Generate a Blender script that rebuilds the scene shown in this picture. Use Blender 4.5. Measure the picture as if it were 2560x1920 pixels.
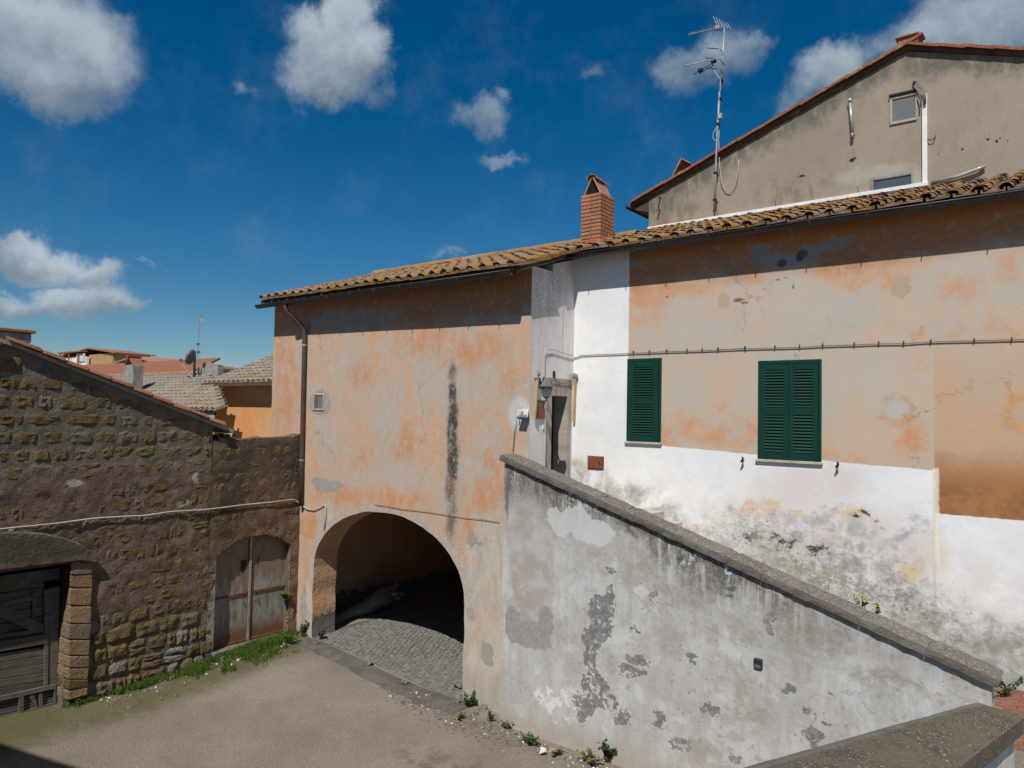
import bpy, bmesh, math, random
import numpy as np
from mathutils import Vector, Matrix, Euler, noise as mn
random.seed(7); rng = np.random.default_rng(7)
SC = bpy.context.scene
COL = SC.collection
for o in list(bpy.data.objects): bpy.data.objects.remove(o)
# ------------------------------------------------------------------ camera
FPX = 1850.0; PITCH = math.atan(80 / FPX); ROLL = math.radians(1.15); YAW = math.atan2(.616, .788)
CAM = Vector((7.56, -10.17, 5.12))
_f0 = Vector((-math.sin(YAW), math.cos(YAW), 0)); _r0 = Vector((math.cos(YAW), math.sin(YAW), 0))
CF = _f0 * math.cos(PITCH) + Vector((0, 0, math.sin(PITCH)))
_u0 = -_f0 * math.sin(PITCH) + Vector((0, 0, math.cos(PITCH)))
CR = _r0 * math.cos(ROLL) + _u0 * math.sin(ROLL)
CU = -_r0 * math.sin(ROLL) + _u0 * math.cos(ROLL)
cam = bpy.data.cameras.new('camera'); camo = bpy.data.objects.new('camera', cam); COL.objects.link(camo)
camo.matrix_world = Matrix(((CR.x, CU.x, -CF.x, CAM.x), (CR.y, CU.y, -CF.y, CAM.y), (CR.z, CU.z, -CF.z, CAM.z), (0, 0, 0, 1)))
cam.sensor_width = 36; cam.lens = 36 * FPX / 2560; cam.clip_end = 3000; cam.clip_start = .05
SC.camera = camo
SC.cycles.max_bounces = 5; SC.cycles.diffuse_bounces = 3
SC.render.resolution_x = 1024; SC.render.resolution_y = 768
def ray(px, py): return CF + CR * ((px - 1280) / FPX) + CU * ((960 - py) / FPX)
def onp(px, py, ax, v):
    d = ray(px, py); return CAM + d * ((v - CAM[ax]) / d[ax])
def onY(px, py, y): return onp(px, py, 1, y)
def onX(px, py, x): return onp(px, py, 0, x)
def onZ(px, py, z): return onp(px, py, 2, z)
# ------------------------------------------------------------------ light and sky
SUN_E = math.radians(51); SUN_D = math.radians(21)
SUNV = Vector((math.sin(SUN_D) * math.cos(SUN_E), -math.cos(SUN_D) * math.cos(SUN_E), math.sin(SUN_E)))
sun = bpy.data.lights.new('sun', 'SUN'); sun.energy = 4.4; sun.angle = math.radians(.53); sun.color = (1, .955, .88)
suno = bpy.data.objects.new('sun', sun); COL.objects.link(suno)
suno.rotation_euler = SUNV.to_track_quat('Z', 'Y').to_euler(); suno.location = (0, -20, 30)
SC.view_settings.view_transform = 'Standard'; SC.view_settings.look = 'None'
SC.view_settings.exposure = 0; SC.view_settings.gamma = 1; SC.view_settings.use_curve_mapping = False
# ------------------------------------------------------------------ node helpers
class S:
    def __init__(s, g, o): s.g = g; s.o = o
    def __add__(a, b): return a.g.m('ADD', a, b)
    __radd__ = __add__
    def __sub__(a, b): return a.g.m('SUBTRACT', a, b)
    def __rsub__(a, b): return a.g.m('SUBTRACT', b, a)
    def __mul__(a, b): return a.g.m('MULTIPLY', a, b)
    __rmul__ = __mul__
    def __truediv__(a, b): return a.g.m('DIVIDE', a, b)
class G:
    def __init__(s, tree):
        s.t = tree; s._pos = None
    def n(s, typ): return s.t.nodes.new(typ)
    def put(s, inp, v):
        if isinstance(v, S): s.t.links.new(v.o, inp)
        elif isinstance(v, (tuple, list)):
            inp.default_value = tuple(v) + (1,) if (len(v) == 3 and len(inp.default_value) == 4) else tuple(v)
        else: inp.default_value = v
    def m(s, op, *a, clamp=False):
        nd = s.n('ShaderNodeMath'); nd.operation = op; nd.use_clamp = clamp
        for i, v in enumerate(a): s.put(nd.inputs[i], v)
        return S(s, nd.outputs[0])
    def vm(s, op, a, b=None):
        nd = s.n('ShaderNodeVectorMath'); nd.operation = op
        s.put(nd.inputs[0], a)
        if b is not None:
            if op == 'SCALE': s.put(nd.inputs['Scale'], b)
            else: s.put(nd.inputs[1], b)
        return S(s, nd.outputs['Value' if op in ('LENGTH', 'DOT_PRODUCT', 'DISTANCE') else 'Vector'])
    def vec(s, x, y, z):
        nd = s.n('ShaderNodeCombineXYZ')
        for i, v in enumerate((x, y, z)): s.put(nd.inputs[i], v)
        return S(s, nd.outputs[0])
    def sep(s, v):
        nd = s.n('ShaderNodeSeparateXYZ'); s.put(nd.inputs[0], v)
        return [S(s, o) for o in nd.outputs]
    def pos(s):
        if s._pos is None: s._pos = S(s, s.n('ShaderNodeNewGeometry').outputs['Position'])
        return s._pos
    def objco(s): return S(s, s.n('ShaderNodeTexCoord').outputs['Object'])
    def rnd(s): return S(s, s.n('ShaderNodeObjectInfo').outputs['Random'])
    def noise(s, scale, detail=4, rough=.55, vec=None, dist=0, col=False):
        nd = s.n('ShaderNodeTexNoise'); s.put(nd.inputs['Vector'], vec if vec is not None else s.pos())
        s.put(nd.inputs['Scale'], scale); s.put(nd.inputs['Detail'], detail); s.put(nd.inputs['Roughness'], rough); s.put(nd.inputs['Distortion'], dist)
        return S(s, nd.outputs['Color' if col else 'Fac'])
    def vor(s, scale, vec=None, feat='F1', rnd=1, out='Distance'):
        nd = s.n('ShaderNodeTexVoronoi'); nd.feature = feat; s.put(nd.inputs['Vector'], vec if vec is not None else s.pos())
        s.put(nd.inputs['Scale'], scale); s.put(nd.inputs['Randomness'], rnd)
        return S(s, nd.outputs[out])
    def ss(s, x, lo, hi, a=0., b=1.):
        nd = s.n('ShaderNodeMapRange'); nd.interpolation_type = 'SMOOTHSTEP'
        if lo > hi and not isinstance(lo, S): lo, hi, a, b = hi, lo, b, a
        for i, v in enumerate((x, lo, hi, a, b)): s.put(nd.inputs[i], v)
        return S(s, nd.outputs[0])
    def lin(s, x, lo, hi, a=0., b=1.):
        nd = s.n('ShaderNodeMapRange')
        for i, v in enumerate((x, lo, hi, a, b)): s.put(nd.inputs[i], v)
        return S(s, nd.outputs[0])
    def mix(s, f, a, b, mode='MIX'):
        nd = s.n('ShaderNodeMix'); nd.data_type = 'RGBA'; nd.blend_type = mode
        s.put(nd.inputs[0], f); s.put(nd.inputs[6], a); s.put(nd.inputs[7], b)
        return S(s, nd.outputs[2])
    def ramp(s, f, stops):
        nd = s.n('ShaderNodeValToRGB'); s.put(nd.inputs[0], f); cr = nd.color_ramp
        while len(cr.elements) < len(stops): cr.elements.new(.5)
        for e, (p, c) in zip(cr.elements, stops): e.position = p; e.color = tuple(c) + (1,)
        return S(s, nd.outputs[0])
class MAT(G):
    def __init__(s, name):
        s.mat = bpy.data.materials.new(name); s.mat.use_nodes = True
        super().__init__(s.mat.node_tree); s.b = s.t.nodes['Principled BSDF']
    def done(s, col, rough=.9, bump=None, bdist=.01, bstr=1., metal=0., spec=.3):
        s.put(s.b.inputs['Base Color'], col); s.put(s.b.inputs['Roughness'], rough)
        s.put(s.b.inputs['Metallic'], metal); s.put(s.b.inputs['Specular IOR Level'], spec)
        if bump is not None:
            nd = s.n('ShaderNodeBump'); s.put(nd.inputs['Height'], bump); nd.inputs['Distance'].default_value = bdist; nd.inputs['Strength'].default_value = bstr
            s.t.links.new(nd.outputs[0], s.b.inputs['Normal'])
        return s.mat
class WALLMAT(MAT):
    """material of an upright plane (axis ax at value v); stains are placed in metres on that plane"""
    def __init__(s, name, ax, v, seed=0.):
        super().__init__(name); s.ax = ax; s.v = v
        x, y, z = s.sep(s.pos()); s.a = x if ax == 1 else y; s.z = z
        s.p0 = s.vec(s.a, s.z, seed)
        w1 = s.noise(2.2, 6, .62, s.p0, col=True); w2 = s.noise(9., 4, .6, s.p0, col=True)
        s.W = {}
        for k, (A, B) in {0: (.02, .015), 1: (.14, .05), 2: (.38, .1), 3: (.8, .14)}.items():
            q = s.vm('ADD', s.p0, s.vm('SCALE', s.vm('SUBTRACT', w1, (.5, .5, .5)), 2 * A))
            q = s.vm('ADD', q, s.vm('SCALE', s.vm('SUBTRACT', w2, (.5, .5, .5)), 2 * B))
            s.W[k] = s.vm('MULTIPLY', q, (1, 1, 0))
    def at(s, px, py):
        p = onp(px, py, s.ax, s.v); return (p.x if s.ax == 1 else p.y), p.z
    def blob(s, px, py, rx, ry, soft=.3, w=1):
        a, z = s.at(px, py); a1, _ = s.at(px + rx, py); _, z1 = s.at(px, py + ry)
        ra, rz = abs(a1 - a), abs(z1 - z)
        d = s.vm('LENGTH', s.vm('MULTIPLY', s.vm('SUBTRACT', s.W[w], (a, z, 0)), (1 / ra, 1 / rz, 0)))
        return s.ss(d, 1 + soft, max(1 - soft, .01))
    def blobs(s, lst, soft=.3, w=1):
        r = None
        for b in lst:
            k = s.blob(*b, soft=soft, w=w); r = k if r is None else s.m('MAXIMUM', r, k)
        return r
    def crack(s, scale, seed):
        q = s.vm('ADD', s.vec(s.a * scale, s.z * scale, seed), s.vm('SCALE', s.vm('SUBTRACT', s.noise(3.5, 4, .6, s.p0, col=True), (.5, .5, .5)), .35))
        e = s.vor(1., q, 'DISTANCE_TO_EDGE'); return s.ss(e, .009, .003) * s.ss(s.noise(.9, 3, .5, s.vec(s.a, s.z, seed + 4.)), .52, .60)
    def below(s, p, q, soft=.02, w=0):
        (a0, z0), (a1, z1) = s.at(*p), s.at(*q); k = (z1 - z0) / (a1 - a0)
        A, Zc, _ = s.sep(s.W[w]); d = (A - a0) * k + z0 - Zc
        return s.ss(d, -soft, soft)
    def right(s, px, py, soft=.01, w=0):
        a, _ = s.at(px, py); A, _, _ = s.sep(s.W[w]); return s.ss(A - a, -soft, soft)
def world():
    w = bpy.data.worlds.new('World'); SC.world = w; w.use_nodes = True; g = G(w.node_tree)
    bg = w.node_tree.nodes['Background']; out = w.node_tree.nodes['World Output']
    sk = g.n('ShaderNodeTexSky'); sk.sky_type = 'NISHITA'; sk.sun_disc = False; sk.sun_elevation = SUN_E
    sk.sun_rotation = math.atan2(SUNV.x, SUNV.y); sk.altitude = 300; sk.air_density = 1.0; sk.dust_density = .05; sk.ozone_density = 4.5
    bg.inputs['Strength'].default_value = .062
    hs = g.n('ShaderNodeHueSaturation'); hs.inputs['Saturation'].default_value = 1.40; hs.inputs['Hue'].default_value = .496; g.t.links.new(sk.outputs[0], hs.inputs['Color'])
    g.t.links.new(hs.outputs[0], bg.inputs['Color'])
    D = S(g, g.n('ShaderNodeTexCoord').outputs['Generated'])
    n1 = g.noise(8, 8, .66, D, col=True)
    Dw = g.vm('ADD', D, g.vm('SCALE', g.vm('SUBTRACT', n1, (.5, .5, .5)), .11))
    cl = [(80,95,215,135,1),(240,180,80,75,.85),(120,225,160,48,.75),(300,60,40,60,.5),
          (850,150,130,115,1.15),(875,30,70,60,1.05),(775,65,75,50,.8),(930,140,70,90,1),(840,235,80,45,.8),
          (1205,300,95,55,.6),(1260,385,85,24,.55),(1255,245,40,24,.5),
          (1690,185,100,60,.6),(1790,165,100,70,.62),(1880,130,60,30,.5),
          (2090,190,100,75,.95),(2010,250,70,40,.6),(2340,60,110,70,.7),(2470,70,130,80,.85),(2250,130,80,50,.55),
          (70,600,75,50,1),(120,650,100,45,1),(230,680,70,45,.95),(190,750,110,48,1.05),(290,780,70,28,.8),(30,745,70,32,.85),
          (376,662,36,11,.5),(556,853,34,17,.85),(590,868,26,10,.6),(620,210,26,24,.4),(1120,642,50,16,.5),(1470,215,40,22,.4)]
    C = []
    for px, py, rx, ry, st in cl:
        d = ray(px, py).normalized(); C.append((d, rx * .86 / FPX, ry * .86 / FPX, st))
    rr = random.Random(3)
    for i in range(24):                                  # the same broken cumulus all round the sky
        az = rr.uniform(0, 2 * math.pi); el = rr.uniform(.06, 1.2)
        d = Vector((math.cos(az) * math.cos(el), math.sin(az) * math.cos(el), math.sin(el)))
        if d.dot(CF) > .66: continue
        r = rr.uniform(.08, .16); C.append((d, r, r * rr.uniform(.45, .8), rr.uniform(.7, 1.1)))
    dens = None; s1 = None; s2 = None
    for d, rx, ry, st in C:
        q = g.vm('MULTIPLY', g.vm('SUBTRACT', Dw, tuple(d)), (1 / rx, 1 / rx, 1 / ry))
        k = g.ss(g.vm('LENGTH', q), 1.6, .25, 0, st)
        if dens is None: dens, s1, s2 = k, k / ry, k * (d.z / ry)
        else: dens, s1, s2 = g.m('SMOOTH_MAX', dens, k, .25), g.m('MULTIPLY_ADD', k, 1 / ry, s1), g.m('MULTIPLY_ADD', k, d.z / ry, s2)
    shade = g.sep(Dw)[2] * s1 - s2
    n3 = g.noise(11, 6, .66, D)
    dn = dens + (n3 - .5) * .75 * g.ss(dens, .0, .3)
    alpha = g.ss(dn, .16, .86, 0, .97)
    lit = g.ss(shade * .55 + (g.sep(n1)[0] - .5) * 1.5, -.6, .7)
    cc = g.mix(lit, (.17, .225, .28), (.52, .60, .655))
    bg2 = g.n('ShaderNodeBackground'); g.put(bg2.inputs['Color'], cc); bg2.inputs['Strength'].default_value = 1
    mx = g.n('ShaderNodeMixShader'); g.put(mx.inputs[0], alpha * .92)
    g.t.links.new(bg.outputs[0], mx.inputs[1]); g.t.links.new(bg2.outputs[0], mx.inputs[2]); g.t.links.new(mx.outputs[0], out.inputs['Surface'])
world()
SC.world.cycles.sampling_method = 'MANUAL'; SC.world.cycles.sample_map_resolution = 256
# ------------------------------------------------------------------ mesh helpers
WM = {}
def thing(name, label, cat, loc=(0, 0, 0), group=None):
    o = bpy.data.objects.new(name, None); COL.objects.link(o); o.location = loc; o.empty_display_size = .1
    o['label'] = label; o['category'] = cat
    if group: o['group'] = group
    WM[o.name] = Matrix.Translation(loc); return o
def tag(o, label=None, cat=None, group=None, kind=None):
    for k, v in (('label', label), ('category', cat), ('group', group), ('kind', kind)):
        if v: o[k] = v
    return o
def link(o, W, parent=None):
    COL.objects.link(o); WM[o.name] = W
    if parent is not None:
        o.parent = parent; o.matrix_local = WM[parent.name].inverted() @ W
    else: o.matrix_world = W
    return o
class MB:
    def __init__(s): s.v = []; s.f = []; s.mi = []
    def add(s, vs, fs, mi=0):
        k = len(s.v); s.v += [tuple(p) for p in vs]; s.f += [tuple(i + k for i in f) for f in fs]; s.mi += [mi] * len(fs); return s
    def box(s, x0, x1, y0, y1, z0, z1, M=None, mi=0):
        vs = [Vector(p) for p in ((x0,y0,z0),(x1,y0,z0),(x1,y1,z0),(x0,y1,z0),(x0,y0,z1),(x1,y0,z1),(x1,y1,z1),(x0,y1,z1))]
        if M is not None: vs = [M @ p for p in vs]
        return s.add(vs, [(0,3,2,1),(4,5,6,7),(0,1,5,4),(1,2,6,5),(2,3,7,6),(3,0,4,7)], mi)
    def hexa(s, vs, mi=0):
        return s.add(vs, [(0,3,2,1),(4,5,6,7),(0,1,5,4),(1,2,6,5),(2,3,7,6),(3,0,4,7)], mi)
    def tube(s, pts, r, n=8, cap=True, mi=0):
        pts = [Vector(p) for p in pts]; k = len(pts); rs = r if isinstance(r, (list, tuple)) else [r] * k
        vs = []; prev = None
        for i, p in enumerate(pts):
            t = (pts[min(i + 1, k - 1)] - pts[max(i - 1, 0)]).normalized()
            a = prev if prev is not None else (Vector((0, 0, 1)) if abs(t.z) < .9 else Vector((1, 0, 0)))
            a = (a - t * a.dot(t)).normalized(); b = t.cross(a); prev = a
            for j in range(n):
                w = 2 * math.pi * j / n; vs.append(p + (a * math.cos(w) + b * math.sin(w)) * rs[i])
        fs = [(i*n+j, i*n+(j+1)%n, (i+1)*n+(j+1)%n, (i+1)*n+j) for i in range(k-1) for j in range(n)]
        if cap: fs += [tuple(range(n-1,-1,-1)), tuple(range((k-1)*n, k*n))]
        return s.add(vs, fs, mi)
    def prism(s, outline, d, mi=0):
        """outline: list of 3D points (planar), d: extrusion vector"""
        n = len(outline); A = [Vector(p) for p in outline]; B = [p + Vector(d) for p in A]
        fs = [tuple(range(n)), tuple(range(2*n-1, n-1, -1))] + [(i, n+i, n+(i+1)%n, (i+1)%n) for i in range(n)]
        return s.add(A + B, fs, mi)
    def lathe(s, prof, M=None, n=12, mi=0):
        vs = []
        for r, z in prof:
            for j in range(n):
                w = 2*math.pi*j/n; p = Vector((r*math.cos(w), r*math.sin(w), z)); vs.append(M @ p if M is not None else p)
        k = len(prof)
        fs = [(i*n+j, i*n+(j+1)%n, (i+1)*n+(j+1)%n, (i+1)*n+j) for i in range(k-1) for j in range(n)]
        fs += [tuple(range(n-1,-1,-1)), tuple(range((k-1)*n, k*n))]
        return s.add(vs, fs, mi)
    def mesh(s, name, mats, smooth=False, bevel=0, center=True):
        c = Vector((0, 0, 0)); v = np.array(s.v, dtype=float)
        if center: c = Vector(((v.min(0) + v.max(0)) / 2).tolist()); v = v - np.array(c)
        me = bpy.data.meshes.new(name); me.from_pydata(v.tolist(), [], s.f)
        mats = mats if isinstance(mats, (list, tuple)) else [mats]
        for m_ in mats: me.materials.append(m_)
        if len(mats) > 1: me.polygons.foreach_set('material_index', s.mi)
        bm = bmesh.new(); bm.from_mesh(me); bmesh.ops.recalc_face_normals(bm, faces=bm.faces)
        if bevel:
            bmesh.ops.bevel(bm, geom=[e for e in bm.edges if len(e.link_faces) == 2 and e.calc_face_angle() > .6], offset=bevel, segments=1, affect='EDGES', clamp_overlap=True)
        bm.to_mesh(me); bm.free()
        if smooth: me.polygons.foreach_set('use_smooth', [True] * len(me.polygons))
        me.update(); return me, c
    def build(s, name, mats, parent=None, smooth=False, bevel=0, center=True):
        me, c = s.mesh(name, mats, smooth, bevel, center)
        return link(bpy.data.objects.new(name, me), Matrix.Translation(c), parent)
def inst(name, me, W, parent=None): return link(bpy.data.objects.new(name, me), W, parent)
def nz(x, y=0., z=0.): return mn.noise(Vector((x, y, z)))
def fbm(x, y=0., z=0., o=4): return mn.fractal(Vector((x, y, z)), .8, 2.1, o)
def sst(x, a, b):
    t = min(max((x - a) / (b - a), 0), 1); return t * t * (3 - 2 * t)
def jline(p, q, n, amp, seed=0., nrm=None):
    """points from p to q (q excluded), pushed about by noise so that an edge is not ruler-straight"""
    p, q = Vector(p), Vector(q); out = []
    for i in range(n):
        t = i / n; r = p.lerp(q, t); w = amp * min(1, 6 * t, 6 * (1 - t) + .2)
        out.append(r + Vector((nz(r.x*2.1+seed, r.y*2.1, r.z*2.1), nz(seed+7.7, r.y*2.3+r.x, r.z*2.2), nz(r.z*2.2, seed+3.3, r.x*2+r.y))) * w * (Vector(nrm) if nrm else Vector((1, 1, 1))))
    return out
# ------------------------------------------------------------------ materials
YS = -.35           # front of the stair wall
YR = 1.343          # right facade
YG = 4.5            # gable wall behind
XS = -6.3           # stone walls
def mat_left():
    g = WALLMAT('plaster_peach', 1, 0., 1.3)
    str_ = g.vec(g.a * 1.6, g.z * .75, 3.)
    n1 = g.noise(1.0, 7, .63, str_, dist=.5); n2 = g.noise(2.7, 6, .65, str_, dist=.3); n3 = g.noise(14, 4, .6, g.p0); nq = g.noise(7.5, 6, .7, g.vec(g.a * 1.3, g.z * .8, 61.), dist=.4)
    c = g.mix(g.ss(n1, .40, .60), (.49, .415, .345), (.60, .385, .255))
    c = g.mix(g.ss(n2, .44, .72) * .6, c, (.60, .355, .215))
    c = g.mix(g.ss(g.noise(1.7, 6, .62, g.vec(g.a * 1.2, g.z, 9.)), .54, .70) * .75, c, (.50, .47, .42))
    # the left strip behind the stone wall and the area by the corner are more orange
    org = g.blobs([(715,960,30,130),(700,880,20,60),(850,1240,60,22),(960,1265,90,28),(1010,1250,60,25),(905,935,30,30),(790,1310,20,45),(765,1340,18,60),(1170,1330,22,60),(1195,1430,18,50),(1200,1230,50,50),(1250,1190,14,60),(1190,880,60,40),(1010,1120,25,50),(920,1150,35,30),(1270,960,20,40),(770,1450,12,40),(1080,840,80,50),(1230,1150,45,40)], .7, 2)
    c = g.mix(org * g.ss(n2, .30, .62) * .82, c, (.58, .25, .10))
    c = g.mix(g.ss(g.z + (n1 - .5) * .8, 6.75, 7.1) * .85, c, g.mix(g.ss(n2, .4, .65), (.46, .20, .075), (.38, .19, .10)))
    gry = g.blobs([(1100,960,60,60),(960,1010,50,60),(930,1180,60,30),(1180,1180,40,40),(830,1080,40,60),(1290,1000,26,40),(1000,1190,40,40)], .7, 2)
    c = g.mix(gry * .65, c, (.48, .44, .39))
    # bare pale render at the lower right and round the arch foot
    pale = g.m('MAXIMUM', g.blobs([(1205,1500,55,200),(1215,1700,70,120),(1180,1620,30,160),(1225,1390,40,90)], .22, 2), g.blobs([(800,1530,12,60),(772,1520,16,80),(815,1330,24,60),(790,1430,14,60)], .4, 1))
    c = g.mix(pale * .92, c, g.mix(g.ss(n2, .4, .62), (.54, .50, .44), (.42, .40, .37)))
    c = g.mix(g.blobs([(1205,1540,14,90),(1230,1580,10,70),(1210,1470,10,30)], .7, 2) * .35, c, (.58, .45, .30))
    # chips of old grey render
    chip = g.blobs([(1180,1345,14,22),(1175,1535,9,20),(1218,1630,15,22),(1225,1650,10,12),(815,1220,30,14),(800,1205,22,10),(840,1212,18,10),(760,1520,7,60),(758,1570,9,30),(1200,1360,10,6)], .05, 1)
    c = g.mix(chip * g.ss(n3, .25, .4), c, (.33, .32, .31))
    ring = g.blob(799,1008,26,32, .12, 1) * (1 - g.blob(799,1006,13,17, .1, 0)); c = g.mix(ring * .85, c, (.30, .30, .30))
    c = g.mix(g.blob(1300,1035,28,42, .25, 0) * .85, c, (.60, .62, .60))
    # arch ring worn to grey
    A, Zc, _ = g.sep(g.W[1]); ex = (A + 3.57) / 2.26; ez = g.m('MAXIMUM', Zc - 1.75, 0.) / 1.43
    rr = g.m('SQRT', ex * ex + ez * ez); ringm = g.ss(rr, 1.08, 1.045) * g.ss(Zc, 1.2, 2.0)
    c = g.mix(ringm * .7, c, g.mix(g.ss(n3, .4, .6), (.50, .47, .43), (.36, .34, .32)))
    # black run-off streak
    st = g.m('MAXIMUM', g.blobs([(1131,1060,14,80),(1131,1150,12,75),(1132,985,10,32)], .4, 1), g.blobs([(1128,1290,12,60),(1127,1220,12,60),(1130,930,10,26)], .6, 1) * .8)
    c = g.mix(st * g.ss(n3, .15, .45) * .96, c, (.035, .035, .036))
    halo = g.blobs([(1132,1080,24,140),(1130,1270,26,90)], .5, 1); c = g.mix(halo * (1 - st) * .4, c, (.36, .34, .32))
    # grey bare patch under the eaves, fine vertical wash lines
    eav = g.blobs([(830,800,50,26),(900,795,80,26),(960,785,50,20),(1215,805,16,8)], .45, 2)
    c = g.mix(eav * .85, c, (.33, .32, .31))
    c = g.mix(g.ss(nq, .52, .64) * .5, c, (.51, .475, .42)); c = g.mix(g.ss(nq, .47, .37) * .42, c, (.60, .31, .155))
    crk = g.crack(.75, 11.); c = g.mix(crk * .6, c, (.26, .22, .18))
    c = g.mix(g.ss(g.noise(3, 5, .7, g.vec(g.a * 7, g.z * .35, 5.)), .52, .75) * .28, c, (.36, .29, .23))
    c = g.mix(g.ss(n3, .5, .75) * .15, c, (.70, .60, .50))
    c = g.mix(g.ss(g.z, .9, .05) * .45, c, (.34, .31, .27))
    c = g.mix(1, c, (.93, .93, .93), 'MULTIPLY')
    h = n2 * .8 + n3 * .25
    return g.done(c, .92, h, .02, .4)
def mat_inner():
    g = MAT('plaster_passage'); n = g.noise(1.6, 6, .6); n2 = g.noise(9, 5, .6); x, y, z = g.sep(g.pos())
    c = g.mix(g.ss(n, .38, .62), (.54, .28, .135), (.52, .34, .215))
    c = g.mix(g.ss(n2, .5, .7) * .5, c, (.36, .30, .25))
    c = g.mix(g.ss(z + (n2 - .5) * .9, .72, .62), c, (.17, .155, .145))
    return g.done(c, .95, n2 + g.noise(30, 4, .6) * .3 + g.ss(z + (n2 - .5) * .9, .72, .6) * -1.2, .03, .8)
def mat_return():
    g = WALLMAT('plaster_white_stained', 0, 0., 4.1)
    n1 = g.noise(1.5, 6, .6, g.p0); n2 = g.noise(6, 6, .65, g.vec(g.a * 1.5, g.z * .5, 2.)); n3 = g.noise(22, 4, .6, g.p0)
    c = g.mix(g.ss(n1, .35, .65), (.74, .72, .71), (.66, .62, .62))
    up = g.ss(g.z, 5.8, 6.3)
    c = g.mix(up * g.ss(n2, .42, .66) * .55, c, (.50, .49, .49))
    c = g.mix(g.blobs([(1375,760,12,35),(1345,720,12,60),(1385,690,20,60)], .8, 1) * g.ss(n3, .4, .6) * .55, c, (.25, .24, .23))
    c = g.mix(g.ss(g.m('ABSOLUTE', g.a - .98 + (n3 - .5) * .05), .012, .004) * g.ss(g.z, 6.25, 6.35) * g.ss(g.z, 7.3, 7.1) * .8, c, (.16, .16, .16))
    # cement surround of the door
    sur = g.ss(g.a, .50, .515) * g.ss(g.a, 1.30, 1.285) * g.ss(g.z, 5.83, 5.80)
    cem = g.mix(g.ss(n2, .4, .65), (.40, .37, .32), (.30, .26, .21))
    cem = g.mix(g.ss(g.z, 5.45, 5.75) * g.ss(n2, .35, .6) * .5, cem, (.19, .14, .10))
    c = g.mix(sur, c, cem)
    c = g.mix(g.ss(g.a, .06, .01) * g.ss(n3, .35, .6) * .5, c, (.5, .40, .33))
    return g.done(c, .9, n2 * .4 + n3 * .2 + g.noise(50, 3) * .1, .02, .5)
def mat_right():
    g = WALLMAT('plaster_beige_white', 1, YR, 6.4)
    n1 = g.noise(.9, 7, .62, g.p0, dist=.4); n2 = g.noise(2.6, 7, .66, g.p0, dist=.4); n3 = g.noise(16, 4, .6, g.p0); nm = g.noise(5, 7, .7, g.p0, dist=.5)
    c = g.mix(g.ss(n1, .38, .62), (.475, .425, .36), (.54, .415, .315))
    c = g.mix(g.ss(n2, .46, .74) * .5, c, (.58, .37, .235))
    c = g.mix(g.ss(g.noise(1.6, 6, .6, g.vec(g.a, g.z, 31.)), .5, .66) * .7, c, (.45, .42, .385))
    org = g.blobs([(1720,1060,40,35),(1660,1090,25,30),(1850,1080,50,30),(1790,1095,60,20),(1690,720,90,30),(2080,680,60,26),(2200,690,110,26),(1890,690,40,30),(1930,660,26,26),(2110,1150,60,22),(2260,1060,26,16),(2290,1110,40,40),(2400,720,50,40),(2400,830,30,16),(2500,820,40,30),(1805,1020,16,14),(2290,830,20,12),(2530,660,40,40),(1590,760,30,60),(1640,760,40,40)], .7, 2)
    c = g.mix(org * g.ss(n2, .30, .62) * .8, c, (.58, .27, .12))
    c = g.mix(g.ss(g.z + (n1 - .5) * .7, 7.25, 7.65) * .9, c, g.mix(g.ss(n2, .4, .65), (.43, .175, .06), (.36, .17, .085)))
    c = g.mix(g.ss(nm, .53, .66) * .42, c, (.47, .445, .41)); c = g.mix(g.ss(nm, .46, .36) * .36, c, (.58, .34, .19)); c = g.mix(g.crack(.6, 23.) * .6, c, (.25, .21, .18))
    gr = g.blobs([(1960,700,60,60),(2000,770,110,40),(1720,800,60,60),(2450,900,70,70),(2170,950,80,60),(2450,1000,50,50),(1700,960,40,40)], .7, 2)
    c = g.mix(gr * .55, c, (.46, .44, .41))
    # right-hand bay: browner, darker at its foot
    bay = g.right(2336, 1100, .012)
    c = g.mix(bay * .5 * g.ss(g.z, 6.9, 5.2), c, (.55, .30, .145))
    c = g.mix(bay * g.ss(g.z + (n2 - .5) * .8, 4.95, 4.25) * .95, c, g.mix(g.ss(n2, .4, .6), (.36, .165, .06), (.27, .115, .045)))
    # old tie-plate patches
    pt = g.m('MAXIMUM', g.blob(1812,750,15,24, .14, 1), g.blob(2257,717,28,27, .14, 1))
    c = g.mix(pt * g.ss(n3, .2, .5) * .75, c, (.41, .325, .24))
    rg = g.blob(2243,1022,44,38, .3, 2) * (1 - g.blob(2240,1020,24,22, .4, 1)); c = g.mix(rg * g.ss(nm, .38, .58) * .7, c, g.mix(g.ss(n2, .45, .55), (.37, .30, .22), (.55, .29, .12)))
    c = g.mix(g.blob(2240,1020,25,22, .3, 1) * .8, c, (.46, .45, .43))
    rg2 = g.blob(2558,1030,50,46, .3, 2) * (1 - g.blob(2562,1028,26,24, .4, 1)); c = g.mix(rg2 * g.ss(nm, .38, .58) * .7, c, g.mix(g.ss(n2, .45, .55), (.38, .26, .13), (.55, .28, .10)))
    gp = g.blobs([(1905,640,32,22),(1950,650,40,26),(2000,640,40,24),(2060,625,60,18),(2110,605,36,18),(1955,620,10,22),(1595,665,16,10),(1840,655,14,8)], .3, 2) * g.ss(nm, .34, .44)
    c = g.mix(gp * .85, c, (.30, .30, .31))
    c = g.mix(g.blobs([(1955,658,12,10),(2000,645,10,9),(2005,635,14,10)], .2, 0) * .8, c, (.06, .06, .06))
    nick = g.blobs([(1945,700,4,2),(1965,694,4,1.5),(1984,715,2,7),(1845,750,14,5),(1860,757,10,3),(1668,741,2.4,2.4),(1669,720,1.6,1.6)], .4, 0)
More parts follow.
